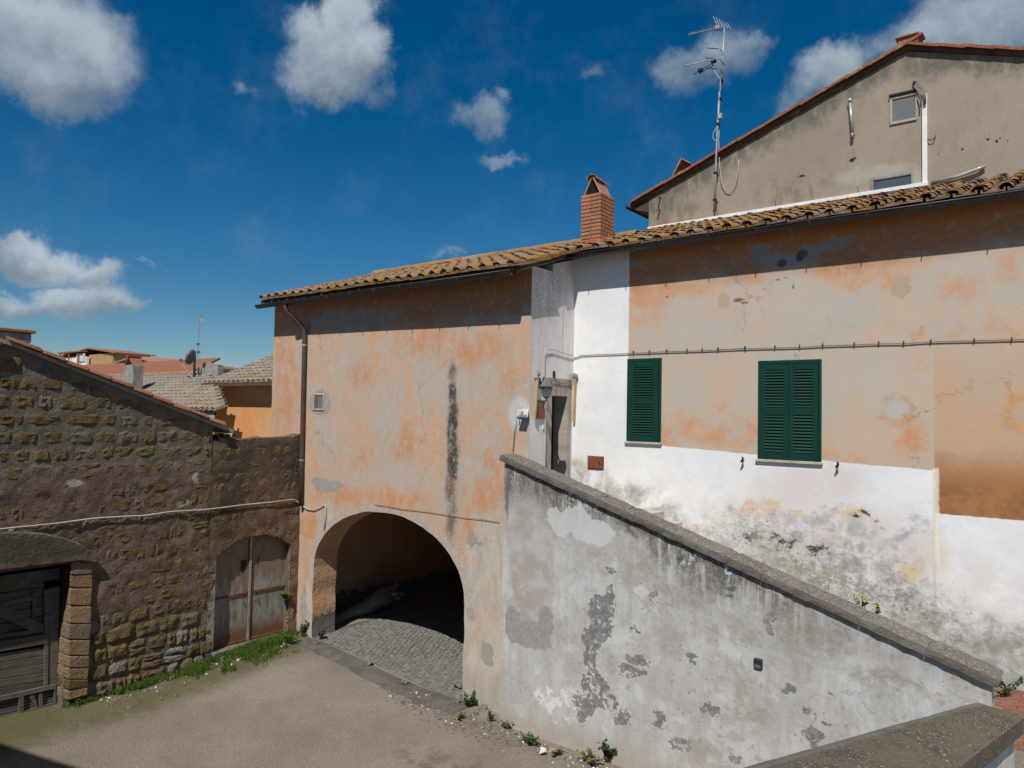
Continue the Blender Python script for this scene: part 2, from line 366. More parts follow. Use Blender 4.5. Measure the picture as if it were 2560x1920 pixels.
    c = g.mix(nick * g.ss(n3, .35, .5), c, (.13, .12, .11))
    # white lime wash: strip by the corner and the dado above the stairs
    wcol = g.mix(g.ss(n1, .35, .65), (.83, .83, .825), (.75, .755, .77))
    wcol = g.mix(g.ss(nm, .48, .66) * .4, wcol, (.66, .67, .69)); wcol = g.mix(g.below((1600,1180), (2500,1400), .3, 3) * g.ss(n2, .36, .6) * .6, wcol, (.68, .62, .59))
    wcol = g.mix(g.ss(n2, .5, .7) * .35, wcol, (.80, .72, .68))
    # pink-beige patches, mould and flaking low down
    wcol = g.mix(g.blobs([(1990,1230,110,60),(2100,1200,60,60),(1900,1290,60,50),(2190,1330,90,60),(2000,1350,140,40),(2290,1400,70,70),(2050,1300,160,60)], .8, 2) * .75, wcol, (.66, .585, .55))
    wcol = g.mix(g.blobs([(2150,1380,70,60),(2230,1440,70,40),(2060,1300,80,30),(1850,1310,30,30),(2260,1350,60,30),(1960,1320,60,22)], .8, 3) * g.ss(nm, .36, .6) * .9, wcol, (.37, .37, .38))
    wcol = g.mix(g.blobs([(1900,1285,60,20),(1870,1300,30,14),(1930,1265,24,14),(1720,1310,50,14),(1800,1320,20,10)], .8, 3) * g.ss(nm, .36, .62) * .8, wcol, (.66, .38, .23))
    wcol = g.mix(g.blobs([(2270,1432,30,24),(2110,1330,14,20),(2000,1275,14,7),(1925,1258,16,6),(1870,1300,14,8),(2140,1290,40,12)], .5, 2) * g.ss(nm, .32, .56) * .75, wcol, (.68, .53, .27))
    wcol = g.mix(g.blobs([(2345,1390,26,50)], .9, 1) * .4, wcol, (.72, .62, .45))
    mould = g.blobs([(1900,1350,50,24),(1960,1370,90,40),(2060,1400,90,50),(2120,1450,80,40),(1990,1420,90,40),(2180,1500,110,40),(2300,1540,130,50),(2430,1620,120,60),(2250,1500,90,50),(2050,1460,80,30),(2500,1600,80,60)], .6, 2)
    wcol = g.mix(mould * g.ss(nm, .26, .66) * .9, wcol, g.mix(g.ss(n3, .4, .6), (.18, .165, .135), (.34, .32, .28)))
    wcol = g.mix(g.blobs([(1865,1355,34,12),(1960,1345,50,12),(2040,1370,40,12),(1905,1345,22,14),(2170,1300,24,10)], .4, 2) * g.ss(nm, .5, .56), wcol, (.06, .058, .055))
    wcol = g.mix(g.blobs([(1990,1420,40,16),(2080,1410,50,18)], .7, 2) * .5, wcol, (.30, .26, .12))
    wcol = g.mix(g.below((1700,1270), (2560,1620), .25, 3) * g.ss(n2, .30, .58) * .85, wcol, g.mix(g.ss(nm, .4, .6), (.40, .385, .35), (.29, .275, .245)))
    nx = g.noise(15, 7, .72, g.vec(g.a, g.z * 1.2, 55.)); zone = g.blobs([(1960,1370,150,50),(2120,1440,160,70),(2300,1530,160,70),(1880,1330,70,40)], .6, 3)
    wcol = g.mix(zone * g.ss(nx, .545, .575) * .8, wcol, (.62, .61, .60)); wcol = g.mix(zone * g.ss(nx, .42, .39) * .75, wcol, (.13, .12, .105))
    m1 = g.below((1568,1107), (2340,1176), .006, 0) * (1 - bay)
    m2 = g.below((2340,1283), (2560,1302), .008, 0) * bay
    strip = 1 - g.right(1570, 800, .006)
    wm = g.m('MAXIMUM', g.m('MAXIMUM', m1, m2), strip)
    sides = (1 - g.right(1568, 1100, .006)); wm = g.m('MAXIMUM', wm, sides)
    c = g.mix(wm, c, wcol)
    edge = g.ss(g.m('ABSOLUTE', g.a - 5.9 + (n3 - .5) * .04), .05, .02) * g.below((2340,1170), (2341,1170), .02, 0) * g.ss(g.z, 3.1, 3.4)
    c = g.mix(edge * .8, c, (.78, .72, .62))
    c = g.mix(g.ss(n3, .55, .8) * .12, c, (.75, .66, .56))
    h = nm * .8 + n3 * .25
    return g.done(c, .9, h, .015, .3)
def mat_stair():
    g = WALLMAT('plaster_flaking', 1, YS, 8.8)
    n1 = g.noise(.9, 7, .62, g.p0, dist=.5); n2 = g.noise(3.2, 8, .68, g.p0, dist=.2); n3 = g.noise(18, 4, .6, g.p0); nf = g.noise(6.5, 8, .66, g.vec(g.a, g.z * 1.15, 17.), dist=.25)
    c = g.mix(g.ss(n1, .36, .66), (.52, .53, .535), (.455, .45, .44))
    c = g.mix(g.ss(n2, .48, .66) * .6, c, (.44, .415, .38))
    vst = g.noise(2.2, 6, .66, g.vec(g.a * 3.4, g.z * .5, 70.)); c = g.mix(g.ss(vst, .48, .66) * .5, c, (.37, .36, .345)); c = g.mix(g.ss(vst, .46, .34) * .35, c, (.60, .615, .625))
    # crisp scabs where the top skim has come off
    rgt = g.ss(g.a, .9, 2.2)
    sk1 = g.ss(nf, .555, .575) * g.ss(g.noise(.8, 3, .5, g.vec(g.a, g.z, 40.)), .40, .55)
    c = g.mix(sk1 * (.25 + rgt * .5), c, g.mix(g.ss(n3, .35, .65), (.33, .30, .26), (.43, .41, .39)))
    sk2 = g.ss(g.noise(13, 6, .6, g.vec(g.a * .9, g.z, 77.), dist=.5), .645, .66) * g.ss(n1, .36, .5); c = g.mix(sk2 * .85, c, (.21, .21, .215))
    pal = g.ss(g.noise(2.4, 7, .62, g.vec(g.a, g.z, 91.), dist=.2), .57, .585); c = g.mix(pal * .55, c, (.58, .595, .60)); c = g.mix(g.crack(.9, 31.) * .4, c, (.20, .195, .19))
    grm = g.ss(g.noise(1.3, 7, .68, g.vec(g.a * 1.3, g.z * .8, 120.)), .44, .60); c = g.mix(grm * .5, c, g.mix(g.ss(n3, .38, .62), (.30, .295, .285), (.40, .39, .375)))
    # long bare band beside the orange house
    band = g.blobs([(1320,1300,58,110),(1328,1420,56,130),(1325,1530,58,70),(1300,1230,40,60)], .07, 1)
    c = g.mix(band * .95, c, g.mix(g.ss(n2, .38, .6), (.46, .445, .45), (.38, .345, .31)))
    bd = g.m('MAXIMUM', g.blobs([(1330,1590,50,34),(1285,1560,20,45),(1365,1570,20,55)], .05, 1), g.blob(1345,1605,36,22, .05, 1))
    c = g.mix(bd * .95, c, g.mix(g.ss(n3, .35, .6), (.26, .25, .245), (.32, .31, .30)))
    rim = g.ss(g.m('ABSOLUTE', g.blob(1330,1420,60,210, .3, 1) - .5), .35, .1)
    # dark column of exposed render
    dk = g.blobs([(1500,1560,24,60),(1475,1630,22,50),(1480,1700,34,40),(1460,1760,34,40),(1520,1500,16,40),(1500,1740,40,24),(1590,1640,26,14),(1575,1670,34,16),(1965,1730,28,12),(2000,1775,22,10),(1940,1540,30,22),(1955,1500,20,24),(2100,1400,16,10),(1930,1570,16,10),(2030,1840,26,24),(1835,1900,22,12),(1700,1860,30,14),(1650,1800,16,20),(2060,1790,14,8),(1590,1560,12,6),(1530,1435,14,8),(1640,1490,14,8),(1730,1640,20,10),(1560,1790,20,12),(1780,1780,16,9)], .16, 2)
    dm = dk * g.ss(nf, .38, .44); c = g.mix(g.ss(dm, .02, .25) * g.ss(dm, .9, .5) * .6, c, (.60, .61, .61))
    c = g.mix(g.ss(dm, .35, .6) * .93, c, g.mix(g.ss(n3, .4, .6), (.15, .15, .155), (.24, .235, .23)))
    tan = g.blobs([(1600,1420,40,60),(1500,1400,24,40),(1960,1520,60,50),(2050,1600,90,40),(1870,1760,70,70),(2200,1690,90,14),(2290,1720,90,10),(1680,1600,40,50),(1900,1430,60,40),(1780,1900,80,40),(1700,1470,80,40),(2010,1660,26,50),(1860,1560,40,40)], .5, 2)
    c = g.mix(tan * g.ss(nf, .32, .58) * .85, c, (.35, .325, .285))
    # run-off below the coping
    (a0, z0), (a1, z1) = g.at(1253, 1150), g.at(2483, 1718); k = (z1 - z0) / (a1 - a0)
    dd = (g.a - a0) * k + z0 - g.z
    stz = g.noise(3.2, 6, .7, g.vec(g.a * 3.2, g.z * .3, 12.)); reach = g.ss(g.noise(.7, 3, .5, g.vec(g.a, 3., 3.)), .36, .62, .25, 1.0)
    run = g.ss(dd / reach, 1.1, .1) * g.ss(stz, .33, .55) * g.ss(g.a, 5.6, 3.6, .25, 1.)
    c = g.mix(run * .95, c, g.mix(g.ss(n3, .4, .62), (.10, .092, .08), (.24, .22, .195)))
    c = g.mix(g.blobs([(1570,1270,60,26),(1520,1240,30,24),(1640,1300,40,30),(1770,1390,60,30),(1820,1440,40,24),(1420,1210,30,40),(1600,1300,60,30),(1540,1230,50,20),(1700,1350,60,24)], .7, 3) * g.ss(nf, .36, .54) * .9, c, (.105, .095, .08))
    c = g.mix(g.blobs([(1450,1240,26,30),(1530,1250,34,24),(1580,1280,30,18),(1730,1390,30,22),(1820,1420,24,26),(1480,1190,10,10)], .5, 2) * g.ss(n3, .50, .60) * .8, c, (.55, .62, .64))
    stk = g.blobs([(1345,1200,9,36),(1310,1195,5,30),(1393,1230,9,100),(1372,1190,14,40),(1268,1230,6,70)], .5, 1); c = g.mix(stk * g.ss(stz, .3, .55) * .85, c, (.13, .12, .11))
    fl = g.blobs([(1385,1290,16,20),(1400,1310,24,26),(1440,1300,40,36),(1480,1330,60,30),(1610,1480,18,14)], .05, 1); c = g.mix(fl * .8, c, (.56, .57, .565))
    foot = g.ss(g.z + (n2 - .5) * .5, .55, .0) * g.ss(g.a, 3.6, 2.6); c = g.mix(foot * .7, c, (.38, .32, .26))
    wht = g.blobs([(1420,1755,30,26),(1360,1740,30,18),(1390,1780,24,26),(1470,1690,10,40)], .4, 2) * g.ss(nf, .5, .55); c = g.mix(wht, c, (.66, .67, .67))
    h = n2 * .35 + n3 * .2 + sk1 * -.3 + sk2 * -.5
    return g.done(c, .92, h, .02, .4)
def mat_gable():
    g = WALLMAT('render_grey_beige', 1, YG, 2.7)
    n1 = g.noise(.8, 6, .6, g.p0); n2 = g.noise(3.4, 7, .66, g.vec(g.a * 1.6, g.z * .6, 5.)); n3 = g.noise(20, 4, .6, g.p0)
    c = g.mix(g.ss(n1, .38, .64), (.345, .285, .22), (.30, .245, .19))
    c = g.mix(g.ss(n2, .5, .7) * .5, c, (.24, .205, .17))
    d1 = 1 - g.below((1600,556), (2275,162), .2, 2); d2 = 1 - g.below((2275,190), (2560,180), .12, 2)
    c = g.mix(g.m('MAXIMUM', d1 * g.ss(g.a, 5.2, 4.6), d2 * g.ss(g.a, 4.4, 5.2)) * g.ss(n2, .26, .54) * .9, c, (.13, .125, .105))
    c = g.mix(g.blobs([(1650,560,50,60),(1700,520,60,40),(1640,500,20,40),(2000,480,90,40)], .8, 2) * g.ss(n2, .42, .6) * .6, c, (.16, .13, .105))
    c = g.mix(g.blobs([(2130,440,40,20),(2210,425,60,16),(2290,455,20,30)], .5, 1) * .6, c, (.42, .40, .37))
    c = g.mix(g.ss(g.noise(4, 5, .7, g.vec(g.a * 8, g.z * .6, 5.)), .60, .75) * .45, c, (.16, .135, .11))
    pit = g.blobs([(2469,349,5,3),(2492,353,4,4),(2500,346,2,2),(2520,352,2,2),(2405,373,3,3),(2346,384,2,2),(2130,400,7,5),(2136,396,5,3),(2005,440,8,3)], .3, 0); c = g.mix(pit, c, (.04, .035, .03))
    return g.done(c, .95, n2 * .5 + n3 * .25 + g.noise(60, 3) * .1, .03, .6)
def mat_orange():
    g = MAT('plaster_orange'); n = g.noise(.9, 6, .6, g.vm('MULTIPLY', g.pos(), (1, 1, .7))); n2 = g.noise(5, 5, .6)
    c = g.mix(g.ss(n, .4, .62), (.63, .265, .095), (.58, .34, .17)); c = g.mix(g.ss(n2, .52, .75) * .5, c, (.55, .42, .29))
    return g.done(c, .92, n2, .02, .4)
def mat_mortar():
    g = WALLMAT('mortar_mauve', 0, XS, 5.5)
    n1 = g.noise(1.1, 7, .62, g.p0, dist=.4); n2 = g.noise(4, 7, .66, g.pos(), dist=.4); n3 = g.noise(16, 5, .65)
    gry = g.mix(g.ss(n2, .38, .64), (.178, .158, .122), (.115, .10, .076))
    mau = g.mix(g.ss(n2, .38, .62), (.19, .128, .105), (.12, .082, .065))
    mau = g.mix(g.ss(n3, .55, .72) * .5, mau, (.20, .13, .075))
    pm = g.ss(g.z + (n1 - .5) * 1.6, 4.15, 3.75) * g.ss(g.z + (n1 - .5) * 1.2, .95, 1.35)
    c = g.mix(pm, gry, mau)
    # right part: browner, dark run-off from the top
    rt = g.ss(g.a, -2.16, -2.10)
    c = g.mix(rt * .75, c, g.mix(g.ss(n2, .36, .62), (.19, .125, .075), (.125, .075, .05)))
    c = g.mix(rt * g.blobs([(600,1150,50,50),(580,1230,40,70),(700,1130,60,34),(720,1160,40,60),(560,1270,24,80)], .7, 2) * .8, c, (.05, .042, .033))
    c = g.mix(g.blobs([(535,1470,10,60),(530,1560,16,60)], .4, 1) * .8, c, (.33, .315, .29))
    c = g.mix(g.blobs([(60,1350,120,24),(150,1370,90,30),(40,1390,80,24)], .5, 2) * .8, c, (.06, .055, .042))
    c = g.mix(g.blobs([(100,1332,110,8),(190,1352,50,8)], .6, 1) * g.ss(n3, .45, .6), c, (.15, .14, .07))
    c = g.mix(g.blobs([(180,1210,16,9),(195,1205,18,8),(490,1190,10,18),(460,1255,20,8)], .3, 1) * .8, c, (.42, .40, .36))
    return g.done(c, .97, n2 * .7 + n3 * .45 + g.noise(45, 4, .65) * .2, .05, .9)
def mat_stone(name, c1, c2, c3):
    g = MAT(name); r = g.rnd(); P = g.pos(); n = g.noise(7, 6, .68, P, dist=.4); n3 = g.noise(34, 5, .7, P)
    c = g.mix(r, c1, c2); c = g.mix(g.ss(n, .42, .66) * .8, c, c3)
    c = g.mix(g.ss(n3, .42, .26) * .85, c, (.05, .038, .026))
    c = g.mix(g.ss(g.m('FRACT', r * 7.3), .72, .95) * .6, c, (.20, .17, .14))
    v = g.vor(16, P); return g.done(c, .97, n * .8 + n3 * .5 + g.ss(v, .1, .35) * .35, .06, 1.)
def mat_tile(name, pal, lich=.5, ly=(.42, .235, .045)):
    g = MAT(name); r = g.rnd(); P = g.pos(); n = g.noise(6, 6, .68, P); n3 = g.noise(26, 5, .66, P)
    c = g.ramp(r, [(i / (len(pal) - 1), p) for i, p in enumerate(pal)])
    c = g.mix(g.ss(n3, .5, .68) * .6, c, (.30, .26, .21))
    c = g.mix(g.ss(n + (g.m('FRACT', r * 5.7) - .5) * .22, .60 - lich * .2, .70 - lich * .2) * .85, c, ly)
    c = g.mix(g.ss(n3, .46, .30) * .55, c, (.075, .058, .042))
    return g.done(c, .92, n3 + n * .5, .012, .8)
def mat_plain(name, col, rough=.7, var=.25, scale=8, metal=0., spec=.3, dirt=None, bump=.004):
    g = MAT(name); n = g.noise(scale, 6, .65); c = g.mix(g.ss(n, .35, .7), tuple(x * (1 + var * .4) for x in col), tuple(x * (1 - var) for x in col))
    if dirt: c = g.mix(g.ss(g.noise(scale * 2.3, 5, .65), .52, .7) * .7, c, dirt)
    return g.done(c, rough, n + g.noise(scale * 6, 3) * .3, bump, .6, metal, spec)
def mat_coping():
    g = MAT('coping_stone'); n = g.noise(4, 7, .66); n3 = g.noise(26, 6, .68, dist=.4); r = g.rnd()
    c = g.mix(r, (.15, .128, .105), (.20, .18, .155)); c = g.mix(g.ss(n, .42, .64) * .75, c, (.11, .09, .072))
    nl = S(g, g.n('ShaderNodeNewGeometry').outputs['Normal']); up = g.ss(g.sep(nl)[2], .45, .8)
    c = g.mix(up * g.ss(n3 + (n - .5) * .5, .52, .57) * .85, c, g.mix(g.ss(n, .45, .6), (.33, .32, .295), (.25, .24, .215)))
    c = g.mix(g.ss(n3, .40, .28) * .6, c, (.06, .05, .04))
    return g.done(c, .95, n3 + n * .6, .02, .9)
def mat_front_coping():
    g = MAT('coping_mossy'); n = g.noise(5, 7, .66); n3 = g.noise(85, 6, .75); n4 = g.noise(260, 3, .7)
    c = g.mix(g.ss(n, .36, .64), (.185, .148, .10), (.105, .082, .058)); c = g.mix(g.ss(n3, .5, .64) * .8, c, (.29, .245, .185))
    c = g.mix(g.ss(n3, .47, .36) * .9, c, (.035, .028, .02)); c = g.mix(g.ss(n4, .55, .7) * .5, c, (.25, .21, .16))
    spk = g.ss(g.noise(75, 3, .6, g.vm('MULTIPLY', g.pos(), (1, .4, 1))), .60, .64) * g.ss(n, .42, .52); c = g.mix(spk * .9, c, (.48, .46, .42))
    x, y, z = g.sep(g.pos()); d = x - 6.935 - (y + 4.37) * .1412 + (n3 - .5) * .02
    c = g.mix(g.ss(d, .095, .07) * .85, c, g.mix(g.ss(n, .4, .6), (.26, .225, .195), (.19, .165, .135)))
    return g.done(c, .95, n3 + n4 * .4, .01, .9)
def mat_ground():
    g = MAT('gravel_earth'); x, y, z = g.sep(g.pos()); P = g.vec(x, y, 0.); n1 = g.noise(.6, 6, .6, P); n2 = g.noise(3, 7, .68, P); n3 = g.noise(38, 4, .7, P); n4 = g.noise(110, 2, .6, P)
    c = g.mix(g.ss(n1, .38, .62), (.315, .262, .21), (.26, .216, .172)); c = g.mix(g.ss(n2, .48, .66) * .7, c, (.25, .215, .18))
    c = g.mix(g.ss(n3, .50, .64) * .75, c, (.43, .385, .335)); c = g.mix(g.ss(n3, .46, .34) * .8, c, (.165, .14, .11)); c = g.mix(g.ss(n4, .68, .74), c, (.50, .47, .43))
    d = x - XS + (n2 - .5) * 1.1                    # damp earth and moss along the stone wall
    moss = g.ss(d, 1.75, .75) * g.ss(y, .2, -.2); c = g.mix(moss * .85, c, g.mix(g.ss(n2, .40, .60), (.125, .095, .05), (.115, .115, .038)))
    c = g.mix(moss * g.ss(n3, .48, .60) * g.ss(d, 1.5, .5) * .85, c, (.08, .115, .025))
    trk = g.ss(g.noise(.9, 4, .6, g.vec(x * .5 + y * .8, y * .5 - x * .3, 2.)), .50, .62); c = g.mix(trk * .35, c, (.21, .175, .14))
    m2 = g.ss(g.vm('LENGTH', g.vm('MULTIPLY', g.vm('SUBTRACT', P, (.2, -2.1, 0)), (.75, 1.25, 0))), 1.1, .3) * g.ss(n2, .46, .58); c = g.mix(m2 * g.ss(n3, .42, .56) * .75, c, (.12, .11, .05))
    return g.done(c, .97, n3 * .8 + n4 * .5 + n2 * .6, .03, 1.)
def mat_cobble():
    g = MAT('basalt_cobble'); r = g.rnd(); n = g.noise(20, 5, .65); isl = S(g, g.n('ShaderNodeNewGeometry').outputs['Random Per Island'])
    q = g.m('FRACT', r * 3.7 + isl * 5.1)
    c = g.ramp(q, [(0, (.135, .135, .13)), (.5, (.165, .162, .152)), (1, (.21, .20, .18))]); c = g.mix(g.ss(n, .5, .7) * .6, c, (.26, .23, .19))
    return g.done(c, .75, n, .01, .7, 0., .4)
def mat_asphalt():
    g = MAT('dark_drain_strip'); n = g.noise(3, 6, .65); n3 = g.noise(40, 4, .65)
    c = g.mix(g.ss(n, .4, .64), (.10, .092, .085), (.15, .135, .118)); c = g.mix(g.ss(n3, .54, .68) * .6, c, (.24, .215, .185))
    return g.done(c, .93, n3 + n, .015, .8)
def mat_rust_door():
    g = WALLMAT('zinc_sheet_rusty', 0, XS - .16, 3.3); n = g.noise(4, 7, .68, g.vec(g.a * 2.2, g.z * .6, 1.), dist=.4); n3 = g.noise(26, 5, .65, g.p0)
    c = g.mix(g.ss(n, .38, .62), (.34, .325, .29), (.235, .215, .185))
    up = g.ss(g.z + (n - .5) * 1.2, 1.35, 1.75); c = g.mix(up * .7, c, (.21, .14, .095))
    c = g.mix(g.ss(n, .55, .66) * g.ss(g.noise(1.5, 4, .6, g.p0), .42, .6) * .8, c, (.20, .095, .045))
    c = g.mix(g.ss(g.z + (n - .5) * .7, .72, .42) * .92, c, g.mix(g.ss(n3, .4, .6), (.24, .105, .04), (.15, .07, .035)))
    c = g.mix(g.blob(610,1415,7,16, .3, 1), c, (.035, .022, .018)); c = g.mix(g.blob(645,1400,5,14, .4, 1) * .7, c, (.07, .045, .035))
    return g.done(c, .62, n + n3 * .4, .008, .6, .15, .4)
def mat_wood():
    g = MAT('weathered_wood'); P = g.objco(); r = g.rnd(); n = g.noise(3, 7, .7, g.vm('MULTIPLY', g.pos(), (8, 1.2, 14))); n2 = g.noise(3, 5, .6)
    c = g.mix(r, (.105, .095, .078), (.165, .15, .125)); c = g.mix(g.ss(n, .42, .66) * .8, c, (.06, .052, .042)); c = g.mix(g.ss(n2, .55, .7) * .5, c, (.20, .18, .15))
    return g.done(c, .9, n, .01, .8)
def mat_green():
    g = MAT('green_paint'); n = g.noise(3, 5, .6); n3 = g.noise(30, 4, .6)
    c = g.mix(g.ss(n, .35, .65), (.002, .044, .029), (.002, .036, .024)); c = g.mix(g.ss(n3, .62, .8) * .25, c, (.03, .085, .06))
    return g.done(c, .42, n3, .002, .5, 0., .5)
def mat_glass(name, col, rough=.08):
    g = MAT(name); n = g.noise(2, 3); return g.done(g.mix(n, col, tuple(x * .6 for x in col)), rough, None, spec=.8)
def mat_leaf(name, c1, c2):
    g = MAT(name); isl = S(g, g.n('ShaderNodeNewGeometry').outputs['Random Per Island']); c = g.mix(isl, c1, c2)
    g.put(g.b.inputs['Base Color'], c); g.b.inputs['Roughness'].default_value = .6; g.b.inputs['Specular IOR Level'].default_value = .25
    tr = g.n('ShaderNodeBsdfTranslucent'); g.put(tr.inputs[0], c); mx = g.n('ShaderNodeMixShader'); mx.inputs[0].default_value = .3
    g.t.links.new(g.b.outputs[0], mx.inputs[1]); g.t.links.new(tr.outputs[0], mx.inputs[2]); g.t.links.new(mx.outputs[0], g.t.nodes['Material Output'].inputs[0]); return g.mat
M = dict(left=mat_left(), inner=mat_inner(), ret=mat_return(), right=mat_right(), stair=mat_stair(), gable=mat_gable(), orange=mat_orange(), mortar=mat_mortar(),
    tuff=mat_stone('tuff_block', (.15, .098, .043), (.20, .142, .066), (.105, .08, .05)), tuffl=mat_stone('tuff_pale', (.31, .20, .105), (.27, .16, .075), (.22, .19, .15)),
    rock=mat_stone('grey_stone', (.22, .20, .175), (.30, .27, .235), (.16, .145, .125)),
    tile=mat_tile('tile_lichen', [(.24, .12, .066), (.30, .165, .098), (.215, .15, .105), (.33, .225, .155), (.20, .175, .145)], .6, (.34, .19, .035)),
    tileg=mat_tile('tile_grey', [(.26, .235, .195), (.30, .255, .20), (.22, .19, .155), (.33, .295, .25), (.30, .19, .11)], .2, (.36, .20, .05)),
    tilev=mat_tile('tile_verge', [(.27, .10, .055), (.34, .135, .07), (.24, .11, .07), (.30, .15, .09)], .1),
    tiler=mat_tile('tile_red', [(.27, .085, .045), (.30, .105, .055), (.25, .085, .048)], 0.),
    brick=mat_tile('brick_red', [(.40, .155, .075), (.45, .19, .10), (.36, .14, .07), (.33, .165, .105)], 0.),
    brickm=mat_plain('brick_mortar', (.13, .10, .08), .95, .4, 12), flash=mat_plain('red_flashing', (.44, .10, .055), .8, .2, 5),
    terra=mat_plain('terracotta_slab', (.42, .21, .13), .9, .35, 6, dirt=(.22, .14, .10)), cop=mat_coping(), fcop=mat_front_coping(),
    ground=mat_ground(), cobble=mat_cobble(), asph=mat_asphalt(), rust=mat_rust_door(), wood=mat_wood(), green=mat_green(),
    rustbar=mat_plain('rusty_iron', (.20, .075, .04), .8, .4, 10, dirt=(.10, .045, .03)), zincbar=mat_plain('zinc_bar', (.36, .35, .32), .6, .25, 8, .2, dirt=(.2, .12, .08)),
    gutter=mat_plain('gutter_metal', (.038, .032, .028), .45, .3, 4, .0, .5), pipe=mat_plain('downpipe_brown', (.085, .052, .042), .5, .25, 4, 0., .4),
    white=mat_plain('white_paint', (.78, .78, .77), .6, .1, 4, dirt=(.55, .53, .50)), cream=mat_plain('cream_stone', (.46, .42, .34), .9, .25, 5, dirt=(.3, .27, .22)),
    cable=mat_plain('pale_cable', (.50, .47, .40), .6, .2, 3), cabled=mat_plain('grey_cable', (.22, .20, .18), .6, .3, 3), steel=mat_plain('galvanised_steel', (.38, .40, .42), .45, .25, 6, .4),
    iron=mat_plain('dark_iron', (.03, .03, .032), .6, .3, 8), lamp=mat_plain('verdigris_paint', (.135, .165, .16), .5, .3, 14), hatch=mat_plain('red_oxide_hatch', (.235, .07, .042), .65, .25, 5, dirt=(.15, .05, .035)),
    ochre=mat_plain('ochre_paint', (.50, .33, .12), .6, .15, 5), door=mat_plain('dark_brown_door', (.035, .022, .018), .5, .3, 5), soffit=mat_plain('soffit_board', (.10, .065, .045), .9, .4, 5),
    glass=mat_glass('window_glass', (.10, .115, .13)), glassg=mat_glass('grey_glass', (.20, .21, .21), .3), bark=mat_plain('dry_bark', (.30, .26, .21), .95, .45, 14, bump=.03),
    leaf=mat_leaf('leaf_green', (.045, .115, .016), (.085, .17, .03)), leafd=mat_leaf('leaf_dark', (.025, .075, .014), (.05, .11, .022)), grass=mat_leaf('grass_green', (.06, .125, .016), (.125, .19, .035)), dry=mat_leaf('dry_grass', (.20, .16, .06), (.28, .23, .10)),
    petal=mat_leaf('yellow_petal', (.70, .48, .02), (.75, .55, .04)), cement=mat_plain('grey_cement', (.30, .285, .26), .95, .3, 4, dirt=(.2, .185, .16)), wash=mat_plain('white_wash', (.66, .64, .60), .9, .15, 2, dirt=(.48, .45, .41)),
    dish=mat_plain('dish_grey', (.17, .16, .155), .5, .2, 6), pale=mat_plain('pale_house', (.62, .57, .50), .9, .15, 1), ochrew=mat_plain('ochre_house', (.42, .26, .13), .9, .2, 1), cap_shade=mat_plain('cap_shade', (.012, .011, .01), .95, .3, 8), paver=mat_plain('paving_brick', (.24, .105, .065), .9, .35, 9, dirt=(.16, .13, .09)), concrete=mat_plain('landing_concrete', (.35, .33, .30), .95, .25, 3))
# ------------------------------------------------------------------ ground
TERR = 1.75
def gz(x, y):
    r = .25 * sst(-x, 1.2, 5.2) * sst(y, -4, -.5)
    r += TERR * sst(x, 4.6, 6.3) * sst(y, -14, -11)
    return r + .012 * fbm(x * .8, y * .8) * (1 if abs(x) < 20 else 0)
def ground():
    def axis(lo, hi, st):
        a = list(np.arange(lo, hi + 1e-6, st)); L = [lo - 2, lo - 8, lo - 25, lo - 90, lo - 400, lo - 1200][::-1]; R = [hi + 2, hi + 8, hi + 25, hi + 90, hi + 400, hi + 1200]
        return L + a + R
    X, Y = axis(-8, 9, .13), axis(-9, 3.6, .13); nx, ny = len(X), len(Y)
    v = [(x, y, gz(x, y)) for y in Y for x in X]
    f = [(j*nx+i, j*nx+i+1, (j+1)*nx+i+1, (j+1)*nx+i) for j in range(ny-1) for i in range(nx-1)]
    mb = MB(); mb.add(v, f); o = mb.build('ground', M['ground'], None, True, 0, False); tag(o, kind='structure')
ground()
# lane of basalt cobbles through the archway, with the dark strip at its mouth
mb = MB(); nu, nv = 44, 8; vs = []
for j in range(nv):
    for i in range(nu):
        x = -5.85 + 4.75 * i / (nu - 1); w = .42 + .16 * (i / (nu - 1)) + .07 * fbm(x * 2, 3)
        y = -.02 - w * j / (nv - 1) + (.04 * nz(x * 5, 2) if j == nv - 1 else 0) - .12 * math.sin(math.pi * i / (nu - 1)); vs.append((x, y, gz(x, y) + .006 + .012 * math.sin(math.pi * j / (nv - 1))))
mb.add(vs, [(j*nu+i, j*nu+i+1, (j+1)*nu+i+1, (j+1)*nu+i) for j in range(nv-1) for i in range(nu-1)])
tag(mb.build('drain_strip', M['asph'], None, True), kind='structure')
lane = MB(); lane.add([(-5.9 + 4.9 * i / 24, -.05 + 7 * j / 24, gz(-5.9 + 4.9 * i / 24, -.05 + 7 * j / 24) + .004) for j in range(25) for i in range(25)], [(j*25+i, j*25+i+1, (j+1)*25+i+1, (j+1)*25+i) for j in range(24) for i in range(24)])
lane = tag(lane.build('cobbled_lane', M['asph'], None, True), kind='structure')
def cob_mesh(seed):
    m_ = MB(); r = random.Random(seed); P = []
    for (sx, sy) in ((-1,-1),(1,-1),(1,1),(-1,1)): P.append((sx * .5 + r.uniform(-.06, .06), sy * .5 + r.uniform(-.06, .06)))
    vs = [(x, y, -.5) for x, y in P] + [(x, y, .55) for x, y in P] + [(x * .72, y * .72, .9 + r.uniform(-.1, .1)) for x, y in P]
    m_.add(vs, [(0,1,5,4),(1,2,6,5),(2,3,7,6),(3,0,4,7),(4,5,9,8),(5,6,10,9),(6,7,11,10),(7,4,8,11),(8,9,10,11)])
    return m_.mesh('cobble', M['cobble'], True, 0, False)[0]
CM = [cob_mesh(i) for i in range(5)]
cells = []
